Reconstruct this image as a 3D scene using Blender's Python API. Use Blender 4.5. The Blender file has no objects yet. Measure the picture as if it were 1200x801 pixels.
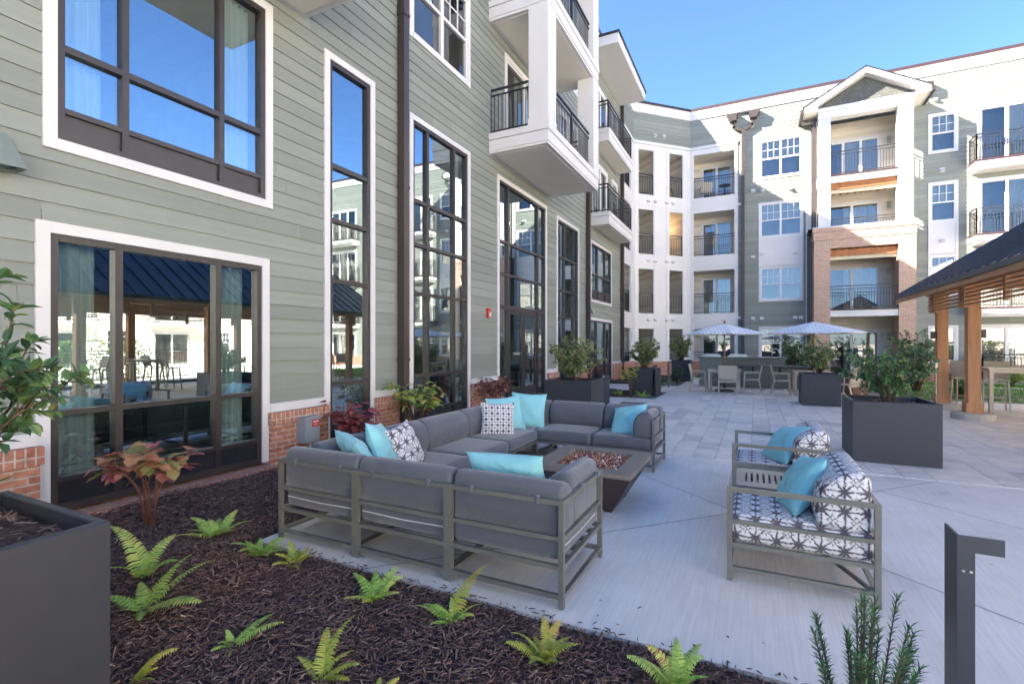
import bpy, bmesh, math, random
import numpy as np
from mathutils import Vector, Matrix

C = bpy.context.scene.collection
S = bpy.context.scene
R = math.radians
rng = random.Random(7)

# ------------------------------------------------------------------ camera, sky, sun, exposure
YAW = math.atan(285 / 575.0)
cam = bpy.data.cameras.new('camera')
camo = bpy.data.objects.new('camera', cam)
C.objects.link(camo)
camo.location = (0, 0, 1.6)
camo.rotation_euler = (R(90), 0, YAW)
cam.sensor_width = 36.0
cam.lens = 36.0 * 575.0 / 1200.0
cam.shift_y = 2.0 / 1200.0
cam.clip_start = 0.05
cam.clip_end = 2000
S.camera = camo

W = bpy.data.worlds.new('World')
S.world = W
W.use_nodes = True
SUN_DIR = Vector((1.91, 1.0, -1.5)).normalized()
wn = W.node_tree
bg = [n for n in wn.nodes if n.type == 'BACKGROUND'][0]
sk = wn.nodes.new('ShaderNodeTexSky')
sk.sky_type = 'NISHITA'
sk.sun_disc = False
sk.sun_elevation = R(34.8)
sk.sun_rotation = R(242.4)
sk.dust_density = 0.3
sk.air_density = 0.75
sk.ozone_density = 7.0
wn.links.new(sk.outputs[0], bg.inputs[0])
bg.inputs[1].default_value = 0.0255

sun = bpy.data.lights.new('sun', 'SUN')
sun.energy = 2.05
sun.angle = R(0.5)
sun.color = (1.0, 0.89, 0.74)
suno = bpy.data.objects.new('sun', sun)
C.objects.link(suno)
suno.location = (-30, -20, 40)
suno.rotation_euler = SUN_DIR.to_track_quat('-Z', 'Y').to_euler()

S.view_settings.view_transform = 'Standard'
S.view_settings.look = 'None'
S.view_settings.gamma = 1.0
S.view_settings.use_curve_mapping = False
S.view_settings.exposure = 4.4
S.render.engine = 'CYCLES'
try:
    S.cycles.use_denoising = True
    S.cycles.max_bounces = 10
    S.cycles.transparent_max_bounces = 16
    S.cycles.caustics_reflective = False
    S.cycles.caustics_refractive = False
    S.cycles.sample_clamp_indirect = 6.0
except Exception:
    pass

# ------------------------------------------------------------------ materials
def _nodes(name):
    m = bpy.data.materials.new(name)
    m.use_nodes = True
    nt = m.node_tree
    b = [n for n in nt.nodes if n.type == 'BSDF_PRINCIPLED'][0]
    return m, nt, b

def N(nt, typ, **kw):
    n = nt.nodes.new(typ)
    for k, v in kw.items():
        setattr(n, k, v)
    return n

def ramp(nt, fac, stops):
    r = N(nt, 'ShaderNodeValToRGB')
    cr = r.color_ramp
    while len(cr.elements) < len(stops):
        cr.elements.new(0.5)
    for e, (p, c) in zip(cr.elements, stops):
        e.position = p
        e.color = (*c, 1) if len(c) == 3 else c
    nt.links.new(fac, r.inputs[0])
    return r

def scl(c, f):
    return tuple(min(1, x * f) for x in c)

def coords(nt, src='UV', scale=(1, 1, 1), rot=(0, 0, 0)):
    tc = N(nt, 'ShaderNodeTexCoord')
    mp = N(nt, 'ShaderNodeMapping')
    mp.inputs['Scale'].default_value = scale
    mp.inputs['Rotation'].default_value = rot
    nt.links.new(tc.outputs[src], mp.inputs[0])
    return mp.outputs[0]

def mat(name, col, rough=0.6, var=0.12, scale=3.0, bump=0.0, bscale=60, metal=0.0,
        src='Object', stretch=(1, 1, 1), spec=0.5, sheen=0.0, rnd=0.0, crease=0.0):
    m, nt, b = _nodes(name)
    co = coords(nt, src, stretch)
    nz = N(nt, 'ShaderNodeTexNoise')
    nz.inputs['Scale'].default_value = scale
    nz.inputs['Detail'].default_value = 6
    nz.inputs['Roughness'].default_value = 0.62
    nt.links.new(co, nz.inputs['Vector'])
    r = ramp(nt, nz.outputs[0], [(0.28, scl(col, 1 - var)), (0.5, col), (0.72, scl(col, 1 + var))])
    out = r.outputs[0]
    if rnd:
        at = N(nt, 'ShaderNodeAttribute', attribute_name='rnd')
        mx = N(nt, 'ShaderNodeMix', data_type='RGBA', blend_type='MULTIPLY')
        rr = ramp(nt, at.outputs['Fac'], [(0, (1 - rnd,) * 3), (1, (1 + rnd * 0.3,) * 3)])
        mx.inputs[0].default_value = 1
        nt.links.new(out, mx.inputs[6]); nt.links.new(rr.outputs[0], mx.inputs[7])
        out = mx.outputs[2]
    nt.links.new(out, b.inputs['Base Color'])
    b.inputs['Roughness'].default_value = rough
    b.inputs['Metallic'].default_value = metal
    b.inputs['Specular IOR Level'].default_value = spec
    if sheen:
        b.inputs['Sheen Weight'].default_value = sheen
    if bump:
        n2 = N(nt, 'ShaderNodeTexNoise')
        n2.inputs['Scale'].default_value = bscale
        n2.inputs['Detail'].default_value = 5
        nt.links.new(co, n2.inputs['Vector'])
        bp = N(nt, 'ShaderNodeBump')
        bp.inputs['Strength'].default_value = bump
        bp.inputs['Distance'].default_value = 0.01
        nt.links.new(n2.outputs[0], bp.inputs['Height'])
        nt.links.new(bp.outputs[0], b.inputs['Normal'])
        if crease:
            n3 = N(nt, 'ShaderNodeTexNoise'); n3.inputs['Scale'].default_value = 5.5; n3.inputs['Detail'].default_value = 3; n3.inputs['Distortion'].default_value = 1.6
            nt.links.new(co, n3.inputs['Vector'])
            b3 = N(nt, 'ShaderNodeBump'); b3.inputs['Strength'].default_value = crease; b3.inputs['Distance'].default_value = 0.05
            nt.links.new(n3.outputs[0], b3.inputs['Height']); nt.links.new(b3.outputs[0], bp.inputs['Normal'])
    return m

def leafmat(name, stops, rough=0.45, trans=0.25):
    m, nt, b = _nodes(name)
    at = N(nt, 'ShaderNodeAttribute', attribute_name='rnd')
    r = ramp(nt, at.outputs['Fac'], stops)
    nt.links.new(r.outputs[0], b.inputs['Base Color'])
    b.inputs['Roughness'].default_value = rough
    b.inputs['Specular IOR Level'].default_value = 0.35
    tr = N(nt, 'ShaderNodeBsdfTranslucent')
    nt.links.new(r.outputs[0], tr.inputs[0])
    mx = N(nt, 'ShaderNodeMixShader')
    mx.inputs[0].default_value = trans
    out = [n for n in nt.nodes if n.type == 'OUTPUT_MATERIAL'][0]
    nt.links.new(b.outputs[0], mx.inputs[1]); nt.links.new(tr.outputs[0], mx.inputs[2])
    nt.links.new(mx.outputs[0], out.inputs[0])
    return m

def brickmat(name, c1, c2, mortar, bw=0.2, bh=0.067, ms=0.009, offset=0.5, rot=0.0, bump=0.5, rough=0.85, bias=0.0, blotch=0.25):
    m, nt, b = _nodes(name)
    co = coords(nt, 'UV', (1, 1, 1), (0, 0, rot))
    br = N(nt, 'ShaderNodeTexBrick')
    br.offset = offset
    br.inputs['Scale'].default_value = 1.0
    br.inputs['Brick Width'].default_value = bw
    br.inputs['Row Height'].default_value = bh
    br.inputs['Mortar Size'].default_value = ms
    br.inputs['Mortar Smooth'].default_value = 0.2
    br.inputs['Bias'].default_value = bias
    br.inputs['Color1'].default_value = (*c1, 1)
    br.inputs['Color2'].default_value = (*c2, 1)
    br.inputs['Mortar'].default_value = (*mortar, 1)
    nt.links.new(co, br.inputs['Vector'])
    nz = N(nt, 'ShaderNodeTexNoise')
    nz.inputs['Scale'].default_value = 14
    nz.inputs['Detail'].default_value = 8
    nt.links.new(co, nz.inputs['Vector'])
    rr = ramp(nt, nz.outputs[0], [(0.3, (1 - blotch,) * 3), (0.7, (1 + blotch * 0.3,) * 3)])
    mx = N(nt, 'ShaderNodeMix', data_type='RGBA', blend_type='MULTIPLY')
    mx.inputs[0].default_value = 1
    nt.links.new(br.outputs[0], mx.inputs[6]); nt.links.new(rr.outputs[0], mx.inputs[7])
    nt.links.new(mx.outputs[2], b.inputs['Base Color'])
    b.inputs['Roughness'].default_value = rough
    inv = N(nt, 'ShaderNodeMath', operation='MULTIPLY_ADD')
    inv.inputs[1].default_value = -1.0; inv.inputs[2].default_value = 1.0
    nt.links.new(br.outputs['Fac'], inv.inputs[0])
    ad = N(nt, 'ShaderNodeMath', operation='MULTIPLY_ADD')
    ad.inputs[1].default_value = 0.25
    nt.links.new(nz.outputs[0], ad.inputs[0]); nt.links.new(inv.outputs[0], ad.inputs[2])
    bp = N(nt, 'ShaderNodeBump')
    bp.inputs['Strength'].default_value = bump
    bp.inputs['Distance'].default_value = 0.006
    nt.links.new(ad.outputs[0], bp.inputs['Height']); nt.links.new(bp.outputs[0], b.inputs['Normal'])
    return m

def glassmat(name, tint=(0.55, 0.62, 0.62), refl=0.5, gcol=(0.93, 0.97, 1.0), rough=0.0):
    m, nt, b = _nodes(name)
    nt.nodes.remove(b)
    out = [n for n in nt.nodes if n.type == 'OUTPUT_MATERIAL'][0]
    t = N(nt, 'ShaderNodeBsdfTransparent'); t.inputs[0].default_value = (*tint, 1)
    g = N(nt, 'ShaderNodeBsdfGlossy'); g.inputs[0].default_value = (*gcol, 1); g.inputs['Roughness'].default_value = rough
    co = coords(nt, 'Object')
    nz = N(nt, 'ShaderNodeTexNoise'); nz.inputs['Scale'].default_value = 0.7; nz.inputs['Detail'].default_value = 1
    nt.links.new(co, nz.inputs['Vector'])
    bp = N(nt, 'ShaderNodeBump'); bp.inputs['Strength'].default_value = 0.06; bp.inputs['Distance'].default_value = 0.02
    nt.links.new(nz.outputs[0], bp.inputs['Height']); nt.links.new(bp.outputs[0], g.inputs['Normal'])
    fr = N(nt, 'ShaderNodeFresnel'); fr.inputs[0].default_value = 1.5
    ma = N(nt, 'ShaderNodeMath', operation='MULTIPLY_ADD', use_clamp=True)
    ma.inputs[1].default_value = 1 - refl; ma.inputs[2].default_value = refl
    nt.links.new(fr.outputs[0], ma.inputs[0])
    mx = N(nt, 'ShaderNodeMixShader')
    nt.links.new(ma.outputs[0], mx.inputs[0]); nt.links.new(t.outputs[0], mx.inputs[1]); nt.links.new(g.outputs[0], mx.inputs[2])
    nt.links.new(mx.outputs[0], out.inputs[0])
    return m

def patternmat(name, cell=0.11, ink=(0.1, 0.09, 0.105), cloth=(0.7, 0.69, 0.7), petals=True):
    """white cloth printed with a grid of dark eight-rayed stars (UV in metres)"""
    m, nt, b = _nodes(name)
    co = coords(nt, 'UV', (1 / cell, 1 / cell, 1))
    nz = N(nt, 'ShaderNodeTexNoise'); nz.inputs['Scale'].default_value = 3.0; nz.inputs['Detail'].default_value = 3
    nt.links.new(co, nz.inputs['Vector'])
    sub = N(nt, 'ShaderNodeVectorMath', operation='MULTIPLY_ADD')
    sub.inputs[1].default_value = (0.22, 0.22, 0); 
    nt.links.new(nz.outputs[1], sub.inputs[0]); nt.links.new(co, sub.inputs[2])
    fr = N(nt, 'ShaderNodeVectorMath', operation='FRACTION'); nt.links.new(sub.outputs[0], fr.inputs[0])
    sp = N(nt, 'ShaderNodeSeparateXYZ'); nt.links.new(fr.outputs[0], sp.inputs[0])
    def M(op, a, bb=None, c=None):
        n = N(nt, 'ShaderNodeMath', operation=op)
        for i, v in enumerate((a, bb, c)):
            if v is None: continue
            if isinstance(v, (int, float)): n.inputs[i].default_value = v
            else: nt.links.new(v, n.inputs[i])
        return n.outputs[0]
    u = M('ABSOLUTE', M('SUBTRACT', sp.outputs[0], 0.5)); v = M('ABSOLUTE', M('SUBTRACT', sp.outputs[1], 0.5))
    rad = M('SQRT', M('ADD', M('MULTIPLY', u, u), M('MULTIPLY', v, v)))
    axis = M('MINIMUM', u, v)
    diag = M('MULTIPLY', M('ABSOLUTE', M('SUBTRACT', u, v)), 0.7071)
    d = M('MINIMUM', axis, diag)
    thick = M('MULTIPLY_ADD', rad, -0.11, 0.095)
    ray_ = M('SUBTRACT', thick, d)
    rim = M('SUBTRACT', 0.028, M('ABSOLUTE', M('SUBTRACT', rad, 0.55)))
    blob = M('SUBTRACT', 0.13, rad)
    if petals:
        k = M('MAXIMUM', M('MAXIMUM', ray_, rim), blob)
    else:
        k = M('MAXIMUM', M('SUBTRACT', 0.06, axis), M('SUBTRACT', M('ABSOLUTE', M('SUBTRACT', rad, 0.12)), 0.36))
    kk = M('MULTIPLY_ADD', k, 13.0, 0.5)
    n2 = N(nt, 'ShaderNodeTexNoise'); n2.inputs['Scale'].default_value = 9; nt.links.new(co, n2.inputs['Vector'])
    kk = M('ADD', kk, M('MULTIPLY_ADD', n2.outputs[0], 2.0, -1.0))
    r = ramp(nt, kk, [(0.0, cloth), (0.45, scl(cloth, 0.8)), (1.0, ink)])
    nt.links.new(r.outputs[0], b.inputs['Base Color'])
    b.inputs['Roughness'].default_value = 0.85
    b.inputs['Specular IOR Level'].default_value = 0.2
    return m

def lapmat(name, col, pitch):
    return mat(name, col, rough=0.62, var=0.07, scale=1.3, bump=0.12, bscale=20, src='UV', stretch=(0.35, 9, 1), rnd=0.15, spec=0.3)

SAGE = (0.238, 0.258, 0.23)
M = {}
M['siding'] = lapmat('sage lap siding', SAGE, .1845)
M['tan_siding'] = lapmat('tan lap siding', (0.68, 0.63, 0.54), .1845)
M['cream'] = lapmat('cream lap siding', (0.84, 0.8, 0.72), .1845)
M['shake'] = brickmat('grey shake shingles', (.085, .09, .085), (.12, .125, .115), (.05, .05, .05), .14, .13, .006, bump=.8)
M['white'] = mat('white painted trim', (0.6, 0.595, 0.595), rough=0.5, var=0.04, scale=2.0, bump=0.04, bscale=40)
M['soffit'] = mat('soffit board', (0.72, 0.69, 0.62), rough=0.7, var=0.05, scale=1.2)
M['beige'] = mat('beige beam paint', (0.62, 0.55, 0.4), rough=0.6, var=0.06)
M['vinyl'] = mat('white window vinyl', (0.68, 0.68, 0.68), rough=0.4, var=0.03)
M['bronze'] = mat('dark bronze frame', (0.034, 0.028, 0.028), rough=0.38, var=0.2, scale=5, spec=0.5)
M['bronze_dark'] = mat('near black kick panel', (0.02, 0.02, 0.026), rough=0.3, var=0.3, scale=6, bump=.08, bscale=30)
M['pipe'] = mat('brown downpipe metal', (0.045, 0.034, 0.032), rough=0.4, var=0.15, scale=4)
M['cap'] = mat('maroon metal coping', (0.045, 0.022, 0.022), rough=0.45, var=0.1)
M['rail'] = mat('black railing metal', (0.022, 0.021, 0.023), rough=0.4, var=0.2)
M['joist'] = mat('cedar joist', (0.35, 0.14, 0.05), rough=0.7, var=0.25, scale=6)
M['brick'] = brickmat('red brick', (0.37, 0.125, 0.075), (0.5, 0.215, 0.135), (0.46, 0.38, 0.31), bump=.6, blotch=.35)
M['brick_soldier'] = brickmat('red brick soldier course', (0.38, 0.13, 0.08), (0.5, 0.225, 0.14), (0.5, 0.43, 0.36), .067, .21, .008, offset=0.0, bump=.6, blotch=.35)
M['brick_tan'] = brickmat('tan brick', (0.42, 0.25, 0.17), (0.52, 0.33, 0.24), (0.5, 0.44, 0.38), bump=.4, blotch=.2)
M['glass'] = glassmat('coated window glass', (0.66, 0.83, 0.84), 0.42, (0.78, 0.9, 0.95))
M['glass_upper'] = glassmat('coated bedroom glass', (0.62, 0.66, 0.66), 0.13, (0.95, 0.95, 0.94))
M['curtain'] = mat('white curtain cloth', (0.72, 0.74, 0.72), rough=0.9, var=0.06, scale=2)
M['blind'] = mat('pale blind', (0.5, 0.53, 0.5), rough=0.8, var=0.15, scale=14, stretch=(1, 1, .02))
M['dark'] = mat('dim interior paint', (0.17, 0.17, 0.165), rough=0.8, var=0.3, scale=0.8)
M['lobby'] = mat('lobby paint', (0.55, 0.56, 0.53), rough=0.8, var=0.1)
M['lobby_floor'] = mat('lobby floor', (0.12, 0.09, 0.07), rough=0.4, var=0.2)
M['concrete'] = None
M['planter'] = mat('charcoal planter metal', (0.034, 0.036, 0.045), rough=0.5, var=0.09, scale=3.5, bump=.05, bscale=9, stretch=(3, 3, 1))
M['soil'] = mat('dark potting soil', (0.07, 0.045, 0.04), rough=0.95, var=0.6, scale=40, bump=1.0, bscale=70)
M['sofa_frame'] = mat('taupe metal frame', (0.215, 0.21, 0.185), rough=0.36, var=0.1, scale=6, metal=0.45)
M['fabric'] = mat('slate grey canvas', (0.085, 0.092, 0.11), rough=0.62, var=0.09, scale=5, bump=.25, bscale=300, sheen=0.35, spec=.45, crease=.13)
M['piping'] = mat('pale piping', (0.55, 0.55, 0.55), rough=0.7)
M['teal'] = mat('turquoise canvas', (0.25, 0.56, 0.6), rough=0.85, var=0.07, scale=5, bump=.25, bscale=300, sheen=0.2, spec=.2, crease=.3)
M['star'] = patternmat('star print canvas', 0.125)
M['dots'] = patternmat('petal grid canvas', 0.075, petals=False)
M['pit_top'] = mat('taupe cast concrete', (0.2, 0.17, 0.14), rough=0.6, var=0.16, scale=7, bump=.1, bscale=40)
M['pit_body'] = mat('dark bronze pit side', (0.05, 0.034, 0.032), rough=0.5, var=0.25, scale=5)
M['roof_metal'] = mat('slate standing seam metal', (0.05, 0.058, 0.075), rough=0.32, var=0.08, scale=1.5, metal=0.5)
M['cedar'] = mat('stained cedar', (0.5, 0.245, 0.11), rough=0.62, var=0.28, scale=3.2, bump=.15, bscale=20, stretch=(4, 4, .35))
M['cedar_h'] = mat('stained cedar board', (0.52, 0.29, 0.15), rough=0.62, var=0.22, scale=3.2, bump=.12, bscale=20, stretch=(4, .35, 4))
M['pad'] = mat('pale footing concrete', (0.45, 0.42, 0.36), rough=0.85, var=0.14, scale=6, bump=.2)
M['sling'] = mat('beige sling mesh', (0.5, 0.45, 0.36), rough=0.8, var=0.1, scale=60)
M['alu'] = mat('champagne aluminium', (0.42, 0.37, 0.3), rough=0.4, var=0.08, metal=0.4)
M['wood_pole'] = mat('umbrella pole wood', (0.3, 0.15, 0.08), rough=0.5, var=0.2)
M['stone_top'] = mat('dark stone counter', (0.08, 0.1, 0.115), rough=0.35, var=0.3, scale=20)
M['bar_panel'] = mat('green grey panel', (0.2, 0.225, 0.2), rough=0.7, var=0.15, scale=3, stretch=(8, 8, .4))
M['red'] = mat('red plastic', (0.5, 0.03, 0.025), rough=0.4, var=0.05)
M['ebox'] = mat('grey utility paint', (0.26, 0.29, 0.31), rough=0.45, var=0.06)
M['zinc'] = mat('galvanised metal', (0.45, 0.46, 0.44), rough=0.35, var=0.1, metal=0.8)
M['lamp_metal'] = mat('green bronze lamp shade', (0.25, 0.29, 0.26), rough=0.4, metal=.3)
M['bollard'] = mat('charcoal bollard paint', (0.048, 0.055, 0.07), rough=0.42, var=0.06)
M['bark'] = mat('grey brown bark', (0.13, 0.085, 0.06), rough=0.85, var=0.3, scale=20)
M['stem_red'] = mat('reddish stem', (0.2, 0.075, 0.05), rough=0.7, var=0.25, scale=20)
M['leaf_dark'] = leafmat('glossy evergreen leaf', [(0, (0.035, 0.085, 0.04)), (0.4, (0.09, 0.19, 0.08)), (0.75, (0.2, 0.32, 0.11)), (1, (0.42, 0.44, 0.15))], rough=.4)
M['leaf_olive'] = leafmat('olive shrub leaf', [(0, (0.07, 0.13, 0.055)), (0.45, (0.2, 0.28, 0.11)), (0.8, (0.4, 0.43, 0.17)), (1, (0.6, 0.42, 0.26))], rough=.5)
M['leaf_fern'] = leafmat('fern leaf', [(0, (0.17, 0.36, 0.07)), (0.5, (0.4, 0.6, 0.14)), (0.85, (0.62, 0.68, 0.18)), (1, (0.5, 0.32, 0.12))], rough=.55, trans=.35)
M['leaf_fern_y'] = leafmat('yellowing fern leaf', [(0, (0.22, 0.36, 0.07)), (0.6, (0.5, 0.52, 0.1)), (1, (0.66, 0.45, 0.12))], rough=.55, trans=.35)
M['leaf_autumn'] = leafmat('autumn oakleaf', [(0, (0.1, 0.22, 0.06)), (0.35, (0.32, 0.3, 0.1)), (0.6, (0.5, 0.24, 0.12)), (1, (0.42, 0.12, 0.15))], rough=.5)
M['leaf_red'] = leafmat('burgundy leaf', [(0, (0.14, 0.04, 0.05)), (0.6, (0.34, 0.07, 0.09)), (1, (0.48, 0.2, 0.14))], rough=.5)
M['leaf_lime'] = leafmat('yellow green leaf', [(0, (0.1, 0.22, 0.06)), (0.6, (0.32, 0.45, 0.1)), (0.9, (0.52, 0.46, 0.12)), (1, (0.5, 0.22, 0.1))], rough=.5)
M['leaf_purple'] = leafmat('dark purple leaf', [(0, (0.06, 0.025, 0.035)), (0.7, (0.2, 0.06, 0.08)), (1, (0.4, 0.2, 0.12))], rough=.45)
M['yew'] = leafmat('yew needle', [(0, (0.02, 0.06, 0.028)), (0.7, (0.05, 0.15, 0.055)), (1, (0.15, 0.32, 0.09))], rough=.45, trans=.15)
M['chip'] = leafmat('mulch chip', [(0, (0.055, 0.03, 0.027)), (0.45, (0.185, 0.115, 0.1)), (0.85, (0.36, 0.24, 0.205)), (1, (0.6, 0.45, 0.36))], rough=.85, trans=0.0)
M['grassblade'] = leafmat('lawn blade', [(0, (0.06, 0.16, 0.02)), (1, (0.2, 0.36, 0.06))], rough=.6, trans=.3)
M['lawn'] = mat('lawn base', (0.14, 0.26, 0.05), rough=0.9, var=0.3, scale=6, bump=.5, bscale=90)
M['ground'] = mat('far ground', (0.66, 0.63, 0.58), rough=0.95, var=0.2, scale=.3)
M['roof_flat'] = mat('flat roof membrane', (0.55, 0.54, 0.52), rough=0.9, var=0.1)
M['mulch_base'] = mat('mulch base', (0.05, 0.03, 0.03), rough=0.95, var=0.7, scale=30, bump=1.0, bscale=50)

def pebblemat():
    return leafmat('fire glass', [(0, (0.06, 0.022, 0.014)), (0.5, (0.33, 0.13, 0.075)), (0.85, (0.5, 0.28, 0.18)), (0.95, (0.75, 0.62, 0.55)), (1, (0.9, 0.88, 0.88))], rough=.15, trans=.1)
M['pebble'] = pebblemat()

def concretemat():
    m, nt, b = _nodes('broom finished concrete')
    co = coords(nt, 'Object', (26, 0.9, 1), (0, 0, R(-8)))
    n1 = N(nt, 'ShaderNodeTexNoise'); n1.inputs['Scale'].default_value = 2.2; n1.inputs['Detail'].default_value = 8; n1.inputs['Roughness'].default_value = .7
    nt.links.new(co, n1.inputs['Vector'])
    co2 = coords(nt, 'Object')
    n2 = N(nt, 'ShaderNodeTexNoise'); n2.inputs['Scale'].default_value = 0.9; n2.inputs['Detail'].default_value = 7; n2.inputs['Roughness'].default_value = .65
    nt.links.new(co2, n2.inputs['Vector'])
    r1 = ramp(nt, n1.outputs[0], [(0.3, (0.64, 0.61, 0.575)), (0.7, (0.79, 0.755, 0.71))])
    r2 = ramp(nt, n2.outputs[0], [(0.25, (0.66, 0.65, 0.63)), (0.4, (0.9, 0.89, 0.88)), (0.6, (1, 1, 1))])
    mx = N(nt, 'ShaderNodeMix', data_type='RGBA', blend_type='MULTIPLY'); mx.inputs[0].default_value = 1
    nt.links.new(r1.outputs[0], mx.inputs[6]); nt.links.new(r2.outputs[0], mx.inputs[7])
    nt.links.new(mx.outputs[2], b.inputs['Base Color'])
    b.inputs['Roughness'].default_value = .75
    bp = N(nt, 'ShaderNodeBump'); bp.inputs['Strength'].default_value = .15; bp.inputs['Distance'].default_value = .004
    nt.links.new(n1.outputs[0], bp.inputs['Height']); nt.links.new(bp.outputs[0], b.inputs['Normal'])
    return m
M['concrete'] = concretemat()

def pavermat():
    return None

def umbrellamat():
    m, nt, b = _nodes('blue striped canopy cloth')
    co = coords(nt, 'UV')
    sp = N(nt, 'ShaderNodeSeparateXYZ'); nt.links.new(co, sp.inputs[0])
    def M_(op, a, v, v2=0.0):
        n = N(nt, 'ShaderNodeMath', operation=op); nt.links.new(a, n.inputs[0]); n.inputs[1].default_value = v; n.inputs[2].default_value = v2
        return n.outputs[0]
    s1 = M_('SINE', M_('MULTIPLY', sp.outputs[0], 55.0), 0)
    s2 = M_('SINE', M_('MULTIPLY', sp.outputs[1], 30.0), 0)
    ad = N(nt, 'ShaderNodeMath', operation='MULTIPLY_ADD'); ad.inputs[1].default_value = 0.7
    nt.links.new(s1, ad.inputs[0]); nt.links.new(M_('MULTIPLY', s2, 0.35), ad.inputs[2])
    k = M_('MULTIPLY_ADD', ad.outputs[0], 0.5, 0.5)
    r = ramp(nt, k, [(0.0, (0.88, 0.86, 0.82)), (0.84, (0.82, 0.81, 0.8)), (1.0, (0.3, 0.33, 0.42))])
    nt.links.new(r.outputs[0], b.inputs['Base Color']); b.inputs['Roughness'].default_value = .85
    return m
M['canopy'] = umbrellamat()

# ------------------------------------------------------------------ geometry helpers
ORG = {}

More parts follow.
